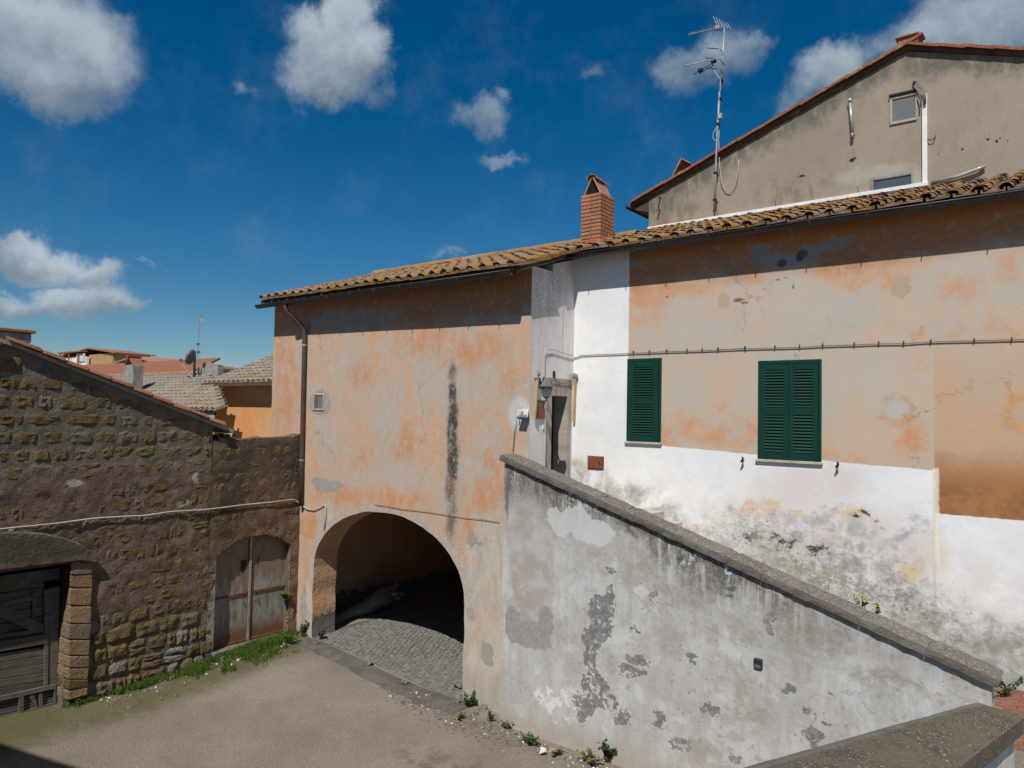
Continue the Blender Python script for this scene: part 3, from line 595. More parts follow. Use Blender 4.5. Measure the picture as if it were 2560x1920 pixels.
for j in range(40):
    y = .02 + j * .105
    for i in range(40):
        x = -5.70 + i * .116 + (.058 if j % 2 else 0) + random.uniform(-.02, .02) + .03 * nz(j * .3, 4)
        if x > -1.42 or (y > .68 and False): continue
        cells.append((x, y + random.uniform(-.018, .018) + .05 * nz(i * .25, 2)))
cells.sort(key=lambda c: (Vector((c[0], c[1], 0)) - CAM).length)
near, far = cells[:300], cells[300:]
for x, y in near:
    W = Matrix.Translation((x, y, gz(x, y) + .006)) @ Matrix.Rotation(random.uniform(-.2, .2), 4, 'Z') @ Matrix.Diagonal((.114 * random.uniform(.8, 1.1), .104 * random.uniform(.85, 1.08), .012, 1))
    inst('cobble', random.choice(CM), W, lane)
mb = MB()
for x, y in far:
    me = random.choice(CM); a, b = .108 * random.uniform(.85, 1.08), .098 * random.uniform(.9, 1.05); zz = gz(x, y) + .006
    mb.add([(x + v.co.x * a, y + v.co.y * b, zz + v.co.z * .012) for v in me.vertices], [tuple(p.vertices) for p in me.polygons])
tag(mb.build('cobbles', M['cobble'], lane, True), kind='stuff')
# ------------------------------------------------------------------ tiles
RS = .32; RA = math.atan(RS)
def zr(y): return 7.63 + RS * (y + .5)
def cover_mesh(name, mat, seed, L=.45, r0=.092, r1=.072):
    r = random.Random(seed); mb = MB(); n = 7; vs = []
    for (yy, rr) in ((0, r0), (L, r1)):
        for t in (0, .016):
            for j in range(n):
                w = math.pi * j / (n - 1); q = (rr - t) * (1 + r.uniform(-.05, .05)); vs.append((math.cos(w) * q, yy + r.uniform(-.008, .008), math.sin(w) * q * .82))
    f = []
    for j in range(n - 1):
        f += [(j, j+1, 2*n+j+1, 2*n+j), (n+j, 3*n+j, 3*n+j+1, n+j+1), (j, n+j, n+j+1, j+1), (2*n+j, 2*n+j+1, 3*n+j+1, 3*n+j)]
    f += [(0, 2*n, 3*n, n), (n-1, 2*n-1, 4*n-1, 3*n-1)]
    mb.add(vs, f); me = mb.mesh(name, mat, False, 0, False)[0]
    for p in me.polygons: p.use_smooth = False
    return me
def pan_mesh(name, mat, L=.45, w=.27):
    mb = MB(); mb.box(-w/2, w/2, 0, L, 0, .022); mb.box(-w/2, -w/2+.022, 0, L, .022, .05); mb.box(w/2-.022, w/2, 0, L, .022, .05)
    return mb.mesh(name, mat, False, 0, False)[0]
def tile_roof(roof, x0, x1, ye, rows, mat, name='', slope=RS, zf=zr, dx=.305, ex=.36, jit=1., mx=300, keep=None, rotz=0., org=None, skew=0.):
    A = math.atan(slope); cv = [cover_mesh('cover_tile', mat, k) for k in range(6)]; pn = pan_mesh('pan_tile', mat)
    n = int((x1 - x0) / dx); todo = []
    Rb = Matrix.Identity(4) if org is None else org
    for j in range(rows):
        y = ye + j * ex * math.cos(A)
        for i in range(n + 1):
            x = x0 + i * dx
            if keep and not keep(x, y): continue
            todo.append((j, i, x, y + skew * (x - x0) / (x1 - x0)))
    stuff = MB(); cnt = 0
    def W(x, y, dz, tilt, sc=1.):
        sag = .018 * nz(x * .8, y * .9, 4) * jit
        return Rb @ Matrix.Translation((x + random.uniform(-.012, .012) * jit, y + random.uniform(-.018, .018) * jit, zf(y) + dz + sag)) @ Matrix.Rotation(random.uniform(-.05, .05) * jit, 4, 'Z') @ Matrix.Rotation(A + tilt + random.uniform(-.02, .02) * jit, 4, 'X') @ Matrix.Rotation(random.uniform(-.05, .05) * jit, 4, 'Y')
    todo.sort()
    for j, i, x, y in todo:
        me = random.choice(cv); w = W(x, y, .052, -.05)
        if cnt < mx: inst('cover_tile', me, w, roof); cnt += 1
        else: stuff.add([w @ v.co for v in me.vertices], [tuple(p.vertices) for p in me.polygons])
        w = W(x + dx / 2, y - .02, .012, -.035)
        if j == 0: inst('pan_tile', pn, w, roof)
        else: stuff.add([w @ v.co for v in pn.vertices], [tuple(p.vertices) for p in pn.polygons])
    tag(stuff.build('roof_tiles', mat, roof), kind='stuff')
def gutter(parent, x0, x1, y, z, r=.075, yb=None):
    mb = MB(); n = 9; dyy = 0 if yb is None else yb - y
    P = [(y + r * math.cos(math.pi + math.pi * j / (n - 1)), z + r * math.sin(math.pi + math.pi * j / (n - 1))) for j in range(n)]
    Q = [(y + (r - .006) * math.cos(math.pi + math.pi * j / (n - 1)), z + (r - .006) * math.sin(math.pi + math.pi * j / (n - 1))) for j in range(n)]
    prof = P + Q[::-1]; k = 14; vs = []
    for i in range(k + 1):
        x = x0 + (x1 - x0) * i / k; s_ = .012 * nz(x * .7, 1.) 
        vs += [(x, a + dyy * i / k, b + s_) for a, b in prof]
    m_ = len(prof)
    fs = [(i*m_+j, i*m_+(j+1)%m_, (i+1)*m_+(j+1)%m_, (i+1)*m_+j) for i in range(k) for j in range(m_)] + [tuple(range(m_)), tuple(range(k*m_, (k+1)*m_))]
    mb.add(vs, fs); mb.tube([(x0, y - r, z), (x1, y + dyy - r, z)], .011, 6); g_ = mb.build('gutter', M['gutter'], parent, True)
    return g_
def brackets(parent, x0, x1, y, z, n, r=.08, yb=None):
    ya = y; yb = y if yb is None else yb
    for i in range(n):
        y = ya + (yb - ya) * (i + .5) / n
        x = x0 + (x1 - x0) * (i + .5) / n; m_ = MB(); pts = [(x, y + r, z + .06), (x, y + r, z)] + [(x, y + r * math.cos(w), z - r * math.sin(w)) for w in np.linspace(.3, math.pi, 6)]
        m_.tube(pts, .009, 5); m_.tube([(x, y + r, z + .06), (x, y + .32, z + .17)], .009, 5); m_.tube([(x, y - r - .004, z - .01), (x, y - r - .02, z - .06)], .008, 5); m_.build('gutter_bracket', M['gutter'], parent)
# ------------------------------------------------------------------ arched house (left)
AH = thing('arched_house', 'peach plastered house with a wide vehicle archway and a black run-off streak', 'house', (-3.7, 0, 0))
XL, AC, AA, AB, ZS = -7.5, -3.565, 2.185, 1.40, 1.75
def arch_wall():
    T = .62; A = []
    A += jline((XL, 0, -.3), (AC - AA, 0, -.3), 6, 0); n0 = len(A)
    A += jline((AC - AA, 0, -.3), (AC - AA, 0, ZS), 26, .03, 1., (1, 0, 1))
    for i in range(49):
        w = math.pi - math.pi * i / 48; x, z = AC + AA * math.cos(w), ZS + AB * math.sin(w)
        A.append(Vector((x, 0, z)) + Vector((math.cos(w), 0, math.sin(w))) * (.016 * nz(x * 4, z * 4, 2) + .010 * nz(x * 13, z * 13)))
    A += jline((AC + AA, 0, ZS), (AC + AA, 0, -.3), 26, .03, 2., (1, 0, 1))[1:]; n1 = len(A)
    A += jline((AC + AA, 0, -.3), (0, 0, -.3), 4, 0)
    A += jline((0, 0, -.3), (0, 0, 7.72), 4, 0); n2 = len(A)
    A += jline((0, 0, 7.72), (XL, 0, 7.72), 6, 0)
    A += jline((XL, 0, 7.72), (XL, 0, -.3), 40, .025, 9., (1, 0, 0))
    n = len(A); B = []
    for i, p in enumerate(A):
        B.append(p + Vector((0, T, 0)))
    mb = MB(); mb.add(A + B, [tuple(range(n))], 0); mb.f.append(tuple(range(2*n-1, n-1, -1))); mb.mi.append(1)
    for i in range(n):
        mb.f.append((i, n+i, n+(i+1)%n, (i+1)%n)); mb.mi.append(1 if n0 <= i < n1 else 2 if n2 - 4 <= i < n2 else 0)
    mb.build('front_wall', [M['left'], M['inner'], M['ret']], AH)
arch_wall()
mb = MB()   # side and back walls, and the vaulted passage
mb.box(XL, XL + .5, .7, 5.6, -.3, 7.7); mb.box(XL + .5, -.35, 5.2, 5.6, 3.95, 7.7)
mb.build('back_wall', M['left'], AH)
mb = MB(); NV = 20
def vault(y): return [(-6.95, y, -.2)] + [(-3.975 + 2.975 * math.cos(math.pi - math.pi * i / NV), y, 2.2 + 1.55 * math.sin(math.pi * i / NV)) for i in range(NV + 1)] + [(-1.0, y, -.2)]
R0, R1 = vault(.621), vault(8.2); k = len(R0)
mb.add(R0 + R1, [(i, i+1, k+i+1, k+i) for i in range(k - 1)] + [tuple(range(k, 2 * k))]); mb.build('passage_vault', M['inner'], AH, False)
mb = MB(); mb.box(-7.02, -.98, .72, 8.3, 3.8, 3.9); mb.build('passage_ceiling_slab', M['inner'], AH)
# return wall with the doorway
def return_wall():
    y0, y1, zd, zb = .60, 1.17, 5.50, 3.3
    mb = MB()
    def face(x): return [(x, .701, zb), (x, y0 + .1, zb), (x, y0 + .1, zd), (x, y1, zd), (x, y1, zb), (x, 1.343, zb)]
    out = [(0, .621, 3.2), (0, .665, 3.2), (0, .665, zd), (0, y1, zd), (0, y1, 3.2), (0, YR - .001, 3.2), (0, YR - .001, 8.06), (0, .621, 7.86)]
    mb.prism(out, (-.34, 0, 0)); o = mb.build('return_wall', M['ret'], AH)
    o.location.x += .002
return_wall()
mb = MB(); mb.box(-.40, -.36, .60, 1.25, 3.5, 5.6); mb.build('entrance_door', M['door'], AH)
dl = MB(); dl.box(-.33, -.28, .67, .84, 3.58, 5.48); dl.box(-.345, -.30, .84, 1.168, 3.58, 5.48); dl = dl.build('door_leaf', M['door'], AH, bevel=.004)
m_ = MB(); m_.box(-.279, -.272, .70, .80, 4.55, 5.35); m_.build('pane', M['glassg'], dl)
m_ = MB(); m_.tube([(-.278, .82, 4.45), (-.23, .82, 4.45), (-.23, .75, 4.45)], .012, 6); m_.build('handle', M['steel'], dl)
m_ = MB(); m_.box(-.40, .02, .60, 1.25, 3.50, 3.575); m_.build('threshold', M['cream'], AH, bevel=.006)
# roof
rf = MB(); rf.hexa([(-7.5, -.38, zr(-.38) - .08), (.10, -.48, zr(-.48) - .08), (.10, 3.0, zr(3.0) - .08), (-7.5, 3.0, zr(3.0) - .08), (-7.5, -.38, zr(-.38)), (.10, -.48, zr(-.48)), (.10, 3.0, zr(3.0)), (-7.5, 3.0, zr(3.0))])
rf.hexa([(-7.5, 3.0, zr(3.0) - .08), (.10, 3.0, zr(3.0) - .08), (.10, 6.2, zr(-.2) - .08), (-7.5, 6.2, zr(-.2) - .08), (-7.5, 3.0, zr(3.0) - .002), (.10, 3.0, zr(3.0) - .002), (.10, 6.2, zr(-.2)), (-7.5, 6.2, zr(-.2))])
rf = rf.build('roof', M['soffit'], AH)
tile_roof(rf, -7.36, .10, -.46, 10, M['tile'], skew=-.11)
for i in range(17):
    me = cover_mesh('ridge_tile', M['tile'], 90 + i % 4, .5, .12, .105)
    inst('ridge_tile', me, Matrix.Translation((-7.45 + i * .46, 3.0, zr(3.0) + .075 + .01 * nz(i * 1.7))) @ Matrix.Rotation(-math.pi / 2, 4, 'Z') @ Matrix.Rotation(.03, 4, 'X'), rf)
gt = gutter(AH, -7.55, -.02, -.42, 7.545, yb=-.53); brackets(AH, -7.45, -.1, -.42, 7.555, 10, yb=-.53)
m_ = MB(); m_.hexa([(-.06, -.36, zr(-.36) - .10), (.02, -.36, zr(-.36) - .10), (.02, 1.0, zr(1.0) - .10), (-.06, 1.0, zr(1.0) - .10), (-.06, -.36, zr(-.36) + .03), (.02, -.36, zr(-.36) + .03), (.02, 1.0, zr(1.0) + .03), (-.06, 1.0, zr(1.0) + .03)]); m_.build('verge_mortar', M['cement'], AH, bevel=.01)
# downpipe
P0 = onY(742, 765, -.45); 
m_ = MB(); m_.tube([(-6.46, -.43, 7.51), (-6.46, -.43, 7.40), (-6.44, -.38, 7.31), (-6.27, -.12, 7.02), (-6.24, -.075, 6.92), (-6.23, -.075, 6.7), (-6.19, -.075, 4.0), (-6.165, -.075, 3.05)], .048, 12)
dp = m_.build('downpipe', M['pipe'], AH, True)
for zz in (6.6, 4.05):
    m_ = MB(); m_.tube([(-6.228 + (6.6 - zz) * .014, -.075, zz - .02), (-6.228 + (6.6 - zz) * .014, -.075, zz + .02)], .054, 12); m_.build('pipe_clip', M['zincbar'], dp)
# small window
a, b = onY(787, 988, 0), onY(808, 1022, 0)
w_ = MB(); x0, x1, z0, z1 = a.x, b.x, b.z, a.z; fr = .035
for bx in ((x0-fr, x1+fr, z1, z1+fr), (x0-fr, x1+fr, z0-fr, z0), (x0-fr, x0, z0, z1), (x1, x1+fr, z0, z1)): w_.box(bx[0], bx[1], -.022, .03, bx[2], bx[3])
w_ = w_.build('window', M['cream'], AH, bevel=.004); m_ = MB(); m_.box(x0, x1, -.004, .02, z0, z1); m_.build('pane', M['glassg'], w_); m_ = MB(); m_.box(x0 + .02, x0 + .10, -.015, -.004, z0 + .02, z1 - .03); m_.build('shutter', M['wood'], w_)
# ------------------------------------------------------------------ long house (right)
LH = thing('long_house', 'long house with beige upper wall, white base and green shutters', 'house', (4, YR, TERR))
mb = MB(); A = jline((-.02, YR, -.3), (9.2, YR, -.3), 2, 0) + jline((9.2, YR, -.3), (9.2, YR, 8.2), 2, 0) + jline((9.2, YR, 8.2), (-.02, YR, 8.2), 2, 0) + jline((-.02, YR, 8.2), (-.02, YR, -.3), 2, 0)
mb.prism(A, (0, .45, 0)); mb.build('front_wall', M['right'], LH)
mb = MB(); mb.box(8.75, 9.2, YR + .451, 7.5, -.3, 8.2); mb.box(-.02, 8.74, 7.05, 7.5, -.3, 8.2); mb.build('back_wall', M['wash'], LH)
rf = MB(); YE = 1.0
rf.hexa([(-.1, YE, zr(YE) - .08), (9.5, YE, zr(YE) - .08), (9.5, YG, zr(YG) - .08), (-.1, YG, zr(YG) - .08), (-.1, YE, zr(YE) - .003), (9.5, YE, zr(YE) - .003), (9.5, YG, zr(YG) - .003), (-.1, YG, zr(YG) - .003)])
rf = rf.build('roof', M['soffit'], LH)
tile_roof(rf, .05, 9.3, YE - .05, 11, M['tile'], mx=300)
gutter(LH, .03, 9.5, YE - .03, 8.06); brackets(LH, .1, 9.4, YE - .03, 8.07, 12)
def shutter(name, pxs, leaves):
    # pxs: four corners in the photo on the wall plane
    c = [onY(p[0], p[1], YR - .02) for p in pxs]; x0 = (c[0].x + c[3].x) / 2; x1 = (c[1].x + c[2].x) / 2; z1 = (c[0].z + c[1].z) / 2; z0 = (c[2].z + c[3].z) / 2
    yf = YR - .035; fw_ = .055; mb = MB()
    mb.box(x0, x1, yf + .004, YR + .02, z1 - fw_, z1); mb.box(x0, x0 + fw_ * .7, yf + .004, YR + .02, z0, z1 - fw_); mb.box(x1 - fw_ * .7, x1, yf + .004, YR + .02, z0, z1 - fw_)
    w_ = mb.build(name, M['green'], LH, bevel=.003)
    b = MB(); b.box(x0 + .03, x1 - .03, YR - .008, YR - .003, z0, z1 - .03); b.build('backing', M['iron'], w_)
    L = (x1 - x0 - fw_ * 1.4 - .012) / leaves; st = .075 if leaves == 2 else .09
    for k in range(leaves):
        a0 = x0 + fw_ * .7 + .004 + k * (L + .004); a1 = a0 + L - .002; zt = z1 - fw_ - .006; zm = z0 + (zt - z0) * .505
        fr = MB(); fr.box(a0, a0 + st, yf - .006, YR - .01, z0, zt); fr.box(a1 - st, a1, yf - .006, YR - .01, z0, zt)
        for (q0, q1) in ((zt - .09, zt), (zm - .055, zm + .055), (z0, z0 + .11)): fr.box(a0 + st, a1 - st, yf - .0045, YR - .011, q0, q1)
        fr.build('leaf_frame', M['green'], w_, bevel=.0025)
        for (q0, q1) in ((zm + .055, zt - .09), (z0 + .11, zm - .055)):
            n = max(6, round((q1 - q0) / .046))
            for i in range(n):
                zc = q0 + (i + .5) * (q1 - q0) / n
                s_ = MB(); s_.box(a0 + st - .004, a1 - st + .004, -.016, .016, -.0045, .0045, Matrix.Translation((0, YR - .030, zc)) @ Matrix.Rotation(math.radians(52), 4, 'X')); s_.build('slat', M['green'], w_)
    s_ = MB(); s_.box(x0 - .03, x1 + .02, YR - .05, YR + .01, z0 - .045, z0 - .004); s_.build('sill', M['cream'], w_, bevel=.006)
    for zz in (z1 - .25, z0 + .3):
        for xx in (x0 + .02, x1 - .02):
            s_ = MB(); s_.tube([(xx, yf - .008, zz - .04), (xx, yf - .008, zz + .04)], .009, 6); s_.build('hinge', M['iron'], w_)
shutter('window_shutter', [(1569,898), (1654,894), (1651,1105), (1566,1103)], 1)
shutter('window_shutter', [(1897,902), (2055,898), (2052,1153), (1893,1148)], 2)
# red hatch low in the white wall
def hatch(px0, py0, px1, py1, parent, name='meter_hatch'):
    a, b = onY(px0, py0, YR - .03), onY(px1, py1, YR - .03); m_ = MB(); m_.box(a.x, b.x, YR - .035, YR + .01, b.z, a.z); h = m_.build(name, M['hatch'], parent, bevel=.004)
    m_ = MB(); m_.box(a.x - .02, b.x + .03, YR - .012, YR + .005, b.z - .02, a.z + .02); m_.build('hatch_frame', M['rustbar'], h)
    m_ = MB(); m_.box(b.x - .05, b.x - .03, YR - .045, YR - .03, (a.z + b.z) / 2 - .03, (a.z + b.z) / 2 + .03); m_.build('latch', M['iron'], h)
hatch(1470, 1142, 1504, 1172, LH)
# shutter dogs (iron hooks) below the double shutter
for (px, py) in ((1856, 1150), (2093, 1163)):
    p = onY(px, py, YR - .06); m_ = MB(); m_.tube([(p.x, YR + .01, p.z), (p.x, YR - .085, p.z)], .011, 6); m_.tube([(p.x - .012, YR - .09, p.z - .035), (p.x + .018, YR - .09, p.z + .01), (p.x + .01, YR - .09, p.z + .055)], [.014, .02, .010], 6); m_.tube([(p.x + .01, YR - .09, p.z + .05), (p.x + .03, YR - .09, p.z + .03)], .009, 5); m_.build('shutter_dog', M['iron'], LH, True)
# dado step at the bay joint
a = onY(2340, 1180, YR); m_ = MB(); A = jline((a.x + .02, YR - .008, 1.9), (a.x + .02, YR - .008, a.z), 16, .02, 3., (1, 0, 0)) + [(a.x + .02, YR - .008, a.z), (a.x - .03, YR - .008, a.z + .004), (a.x - .03, YR - .008, 1.9)]
m_.prism(A, (0, .02, 0)); m_.build('render_edge', M['right'], LH)
# ------------------------------------------------------------------ gable house behind
GH = thing('gable_house', 'tall grey-beige rendered gable wall rising behind the long house roof', 'house', (4, YG, 0))
ap = onY(2270, 128, YG); lf = onY(1622, 500, YG); GX0 = lf.x; GS = (ap.z - onY(1622, 497, YG).z) / (ap.x - GX0); GZ0 = ap.z - GS * (ap.x - GX0)
GX1 = 2 * ap.x - GX0
mb = MB(); A = jline((GX0, YG, 0), (GX1, YG, 0), 2, 0) + jline((GX1, YG, 0), (GX1, YG, GZ0), 2, 0) + jline((GX1, YG, GZ0), (ap.x, YG, ap.z), 2, 0) + jline((ap.x, YG, ap.z), (GX0, YG, GZ0), 2, 0) + jline((GX0, YG, GZ0), (GX0, YG, 0), 24, .03, 4., (1, 0, 0))
mb.prism(A, (0, .5, 0)); mb.build('gable_wall', M['gable'], GH)
mb = MB(); mb.box(GX0, GX0 + .5, YG + .501, 12, 0, GZ0 - .05); mb.box(GX1 - .5, GX1, YG + .501, 12, 0, GZ0 - .05); mb.build('side_wall', M['gable'], GH)
def gtop(x): return ap.z - GS * abs(x - ap.x)
rf = MB(); e0, e1 = GX0 - .42, GX1 + .5
for (xa, xb) in ((e0, ap.x), (ap.x, e1)):
    rf.hexa([(xa, YG - .06, gtop(xa) + .01), (xb, YG - .06, gtop(xb) + .01), (xb, 12.4, gtop(xb) + .01), (xa, 12.4, gtop(xa) + .01), (xa, YG - .06, gtop(xa) + .09), (xb, YG - .06, gtop(xb) + .09), (xb, 12.4, gtop(xb) + .09), (xa, 12.4, gtop(xa) + .09)])
rf = rf.build('roof', M['soffit'], GH)
vt = MB(); vt.box(0, .50, -.13, .16, 0, .028); vt.box(0, .50, -.13, -.10, -.02, 0); vtm = vt.mesh('verge_tile', M['tiler'], False, 0, False)[0]
ang = math.atan(GS)
def verge(x, s): return Matrix.Translation((x, YG, gtop(x) + .105 + random.uniform(-.006, .006))) @ Matrix.Rotation(-ang * s + (.03 if s < 0 else -.03), 4, 'Y') @ Matrix.Translation((0, 0, 0))
i = 0; x = e0
while x < ap.x - .1: inst('verge_tile', vtm, verge(x, 1), rf); x += .44 * math.cos(ang)
x = ap.x + .02
while x < e1 - .3: inst('verge_tile', vtm, verge(x, -1), rf); x += .44 * math.cos(ang)
# eave board seen from below at the left corner
m_ = MB(); m_.hexa([(e0 + .02, YG + .0, gtop(e0) - .03), (GX0 - .002, YG + .0, GZ0 - .30), (GX0 - .002, 12.3, GZ0 - .30), (e0 + .02, 12.3, gtop(e0) - .03), (e0 + .02, YG + .0, gtop(e0) + .008), (GX0 - .002, YG + .0, GZ0 + .008), (GX0 - .002, 12.3, GZ0 + .008), (e0 + .02, 12.3, gtop(e0) + .008)]); m_.build('eave_soffit', M['soffit'], GH)
gutter_y = None
m_ = MB(); m_.tube([(e0 - .05, YG - .1, gtop(e0) + .02), (e0 - .05, 12.3, gtop(e0) + .02)], .06, 8); m_.build('gutter', M['gutter'], GH, True)
# ridge block and little roof vent
p = onY(2272, 112, YG); m_ = MB(); m_.box(p.x - .16, p.x + .16, YG - .10, YG + .3, ap.z + .09, ap.z + .22); m_.build('ridge_block', M['terra'], GH, bevel=.01)
m_ = MB(); m_.box(p.x - .20, p.x + .18, YG - .14, YG + .34, ap.z + .221, ap.z + .255, Matrix.Translation((0, 0, 0))); m_.build('ridge_slab', M['tiler'], GH, bevel=.006)
p = onY(1713, 432, YG + .9); zz = p.z
m_ = MB(); m_.hexa([(p.x - .24, YG + .7, zz - .1), (p.x - .21, YG + .7, zz - .1), (p.x - .21, YG + 1.2, zz - .1), (p.x - .24, YG + 1.2, zz - .1), (p.x - .02, YG + .7, zz + .3), (p.x + .01, YG + .7, zz + .28), (p.x + .01, YG + 1.2, zz + .28), (p.x - .02, YG + 1.2, zz + .3)])
m_.hexa([(p.x + .34, YG + .7, zz + .02), (p.x + .37, YG + .7, zz + .02), (p.x + .37, YG + 1.2, zz + .02), (p.x + .34, YG + 1.2, zz + .02), (p.x - .02, YG + .7, zz + .28), (p.x - .02, YG + .7, zz + .31), (p.x - .02, YG + 1.2, zz + .31), (p.x - .02, YG + 1.2, zz + .28)]); m_.build('roof_vent', M['terra'], GH)
# attic window
def gwin(q, frame, pane, d=.03):
    c = [onY(x, y, YG - .02) for x, y in q]; x0 = (c[0].x + c[3].x) / 2; x1 = (c[1].x + c[2].x) / 2; z1 = (c[0].z + c[1].z) / 2; z0 = (c[2].z + c[3].z) / 2; f = .045
    m_ = MB()
    for bx in ((x0, x1, z1 - f, z1), (x0, x1, z0, z0 + f), (x0, x0 + f, z0 + f, z1 - f), (x1 - f * .5, x1, z0 + f, z1 - f)): m_.box(bx[0], bx[1], YG - d, YG + .02, bx[2], bx[3])
    w_ = m_.build('window', frame, GH, bevel=.004); m_ = MB(); m_.box(x0 + f, x1 - f * .5, YG - .008, YG + .01, z0 + f, z1 - f); m_.build('pane', pane, w_)
    return w_
w1 = gwin([(2224,242), (2292,232), (2292,300), (2224,312)], M['cream'], M['glassg'])
w2 = gwin([(2177,446), (2280,430), (2282,486), (2177,496)], M['cement'], M['glass'])
m_ = MB(); a = onY(2226, 240, YG - .03); b = onY(2292, 229, YG - .03); m_.box(a.x - .02, b.x + .01, YG - .06, YG, a.z - .015, a.z + .02); m_.build('window_drip', M['iron'], w1)
# white conduit, grey pipe, vent pipe
m_ = MB(); a, b = onY(2311, 235, YG - .05), onY(2313, 462, YG - .05); m_.box(a.x - .04, a.x + .04, YG - .06, YG, zr(YG) + .12, a.z, None); cd = m_.build('conduit', M['white'], GH, bevel=.006)
m_ = MB(); zc = zr(YG) + .11
m_.hexa([(GX0 + .02, YG - .09, zc - .05), (a.x + .056, YG - .09, zc - .02), (a.x + .056, YG - .002, zc - .02), (GX0 + .02, YG - .002, zc - .05), (GX0 + .02, YG - .09, zc + .02), (a.x + .056, YG - .09, zc + .05), (a.x + .056, YG - .002, zc + .05), (GX0 + .02, YG - .002, zc + .02)]); m_.build('roof_trunking', M['white'], GH, bevel=.006)
for t in (.3, .52, .8):
    m_ = MB(); xx = GX0 + (a.x - GX0) * t; m_.tube([(xx, YG - .05, zc - .1), (xx, YG - .10, zc + .16)], .006, 5); m_.build('clip', M['iron'], cd)
m_ = MB(); m_.box(GX0 + .05, GX0 + 1.7, YG - .03, YG + .004, zc - .16, zc + .055); m_.build('red_flashing', M['flash'], GH)
m_ = MB(); m_.tube([(a.x + .1, YG - .05, zc + .03), (a.x + .5, YG - .06, zc + .06), (a.x + .8, YG - .07, zc + .13), (a.x + .9, YG - .05, zc + .17)], .032, 10); m_.build('flue_pipe', M['steel'], GH, True)
a, b = onY(2125, 252, YG - .06), onY(2131, 335, YG - .06); m_ = MB(); m_.tube([(a.x, YG - .06, a.z), (b.x, YG - .06, b.z)], .03, 8); m_.tube([(a.x, YG + .01, a.z - .02), (a.x, YG - .08, a.z - .01), (a.x, YG - .08, a.z + .03)], .035, 8); m_.tube([(b.x, YG + .01, b.z), (b.x, YG - .08, b.z - .01), (b.x, YG - .07, b.z - .07)], .03, 8); m_.build('vent_pipe', M['steel'], GH, True)
m_ = MB(); Q = [onY(2287,205,YG-.06), onY(2295,212,YG-.08), onY(2304,224,YG-.09), onY(2309,240,YG-.09), onY(2310,262,YG-.09)]; m_.tube(Q, .014, 6); m_.tube([q + Vector((-.05, 0, -.03)) for q in Q], .011, 6); m_.tube([q + Vector((.03, -.01, .01)) for q in Q], .011, 6); m_.tube([onY(2284,208,YG), onY(2288,203,YG-.12), onY(2284,200,YG-.12)], .022, 6); m_.build('cable_bunch', M['cabled'], GH, True)
m_ = MB(); m_.tube([onY(2315,345,YG-.02), onY(2325,351,YG-.05), onY(2335,347,YG-.05), onY(2339,338,YG-.03)], .008, 5); m_.build('cable_stub', M['iron'], GH, True)
for px, py in ((1652, 495), (1650, 525)):
    p = onY(px, py, YG); m_ = MB(); m_.tube([(p.x, YG + .02, p.z), (p.x, YG - .10, p.z + .01), (p.x - .01, YG - .12, p.z - .05)], .018, 6); m_.build('wall_hook', M['rustbar'], GH)
# ------------------------------------------------------------------ brick chimney
c0 = onY(1497, 600, 2.2); CX, CY = c0.x, 2.25
CH = thing('brick_chimney', 'square red brick chimney with a peaked terracotta cap on the tiled roof', 'chimney', (CX - .25, CY + .27, zr(CY + .27)))
cw, cd_ = .455, .54; bh, bt = .062, .014; zb = zr(CY) + .02; ncr = 17
ztop = onY(1497, 476, CY).z; ncr = int((ztop - zb) / (bh + bt))
m_ = MB(); m_.box(CX - cw + .012, CX - .012, CY + .012, CY + cd_ - .012, zr(CY) - .3, zb + ncr * (bh + bt) - bt - .006); m_.build('core', M['brickm'], CH)
bm_ = {}
def brk(l, d):
    k = (round(l, 3), round(d, 3))
    if k not in bm_: q = MB(); q.box(-l/2, l/2, -d/2, d/2, -bh/2, bh/2); bm_[k] = q.mesh('brick', M['brick'], False, .005, False)[0]
    return bm_[k]
for j in range(ncr):
    z = zb + j * (bh + bt) + bh / 2; th = .105
    for (face, L) in (('f', cw), ('b', cw), ('r', cd_ - 2 * th), ('l', cd_ - 2 * th)):
        pieces = [.24, L - .24 - bt] if face in 'fb' else [.22, L - .22 - bt] if L > .3 else [L]
        if face in 'rl': pieces = ([L * .62 - bt / 2, L * .38 - bt / 2] if j % 2 else [L * .38 - bt / 2, L * .62 - bt / 2])
        elif j % 2: pieces = pieces[::-1]
        s0 = 0
        for l in pieces:
            c = s0 + l / 2; s0 += l + bt; jx = random.uniform(-.004, .004)
            if face == 'f': W = Matrix.Translation((CX - cw + c, CY + th / 2 + jx, z))
            elif face == 'b': W = Matrix.Translation((CX - cw + c, CY + cd_ - th / 2 + jx, z))
            elif face == 'r': W = Matrix.Translation((CX - th / 2 + jx, CY + th + c + bt * .5 * (0), z)) @ Matrix.Rotation(math.pi / 2, 4, 'Z')
            else: W = Matrix.Translation((CX - cw + th / 2 + jx, CY + th + c, z)) @ Matrix.Rotation(math.pi / 2, 4, 'Z')
            inst('brick', brk(l if face in 'fb' else l, th), W @ Matrix.Rotation(random.uniform(-.008, .008), 4, 'Z'), CH)
zt = zb + ncr * (bh + bt) - bt
def slab(s, y0, y1):
    m_ = MB(); xa = CX - cw / 2 + s * cw * .46; xb = CX - cw / 2 + s * .025; t = .03
    m_.hexa([(xa, y0, zt), (xa - s * t, y0, zt), (xa - s * t, y1, zt), (xa, y1, zt), (xb, y0, zt + .36), (xb - s * t * .8, y0, zt + .355), (xb - s * t * .8, y1, zt + .355), (xb, y1, zt + .36)]); m_.build('cap_slab', M['terra'], CH, bevel=.004)
slab(-1, CY + .04, CY + cd_ - .04); slab(1, CY + .03, CY + cd_ - .10)
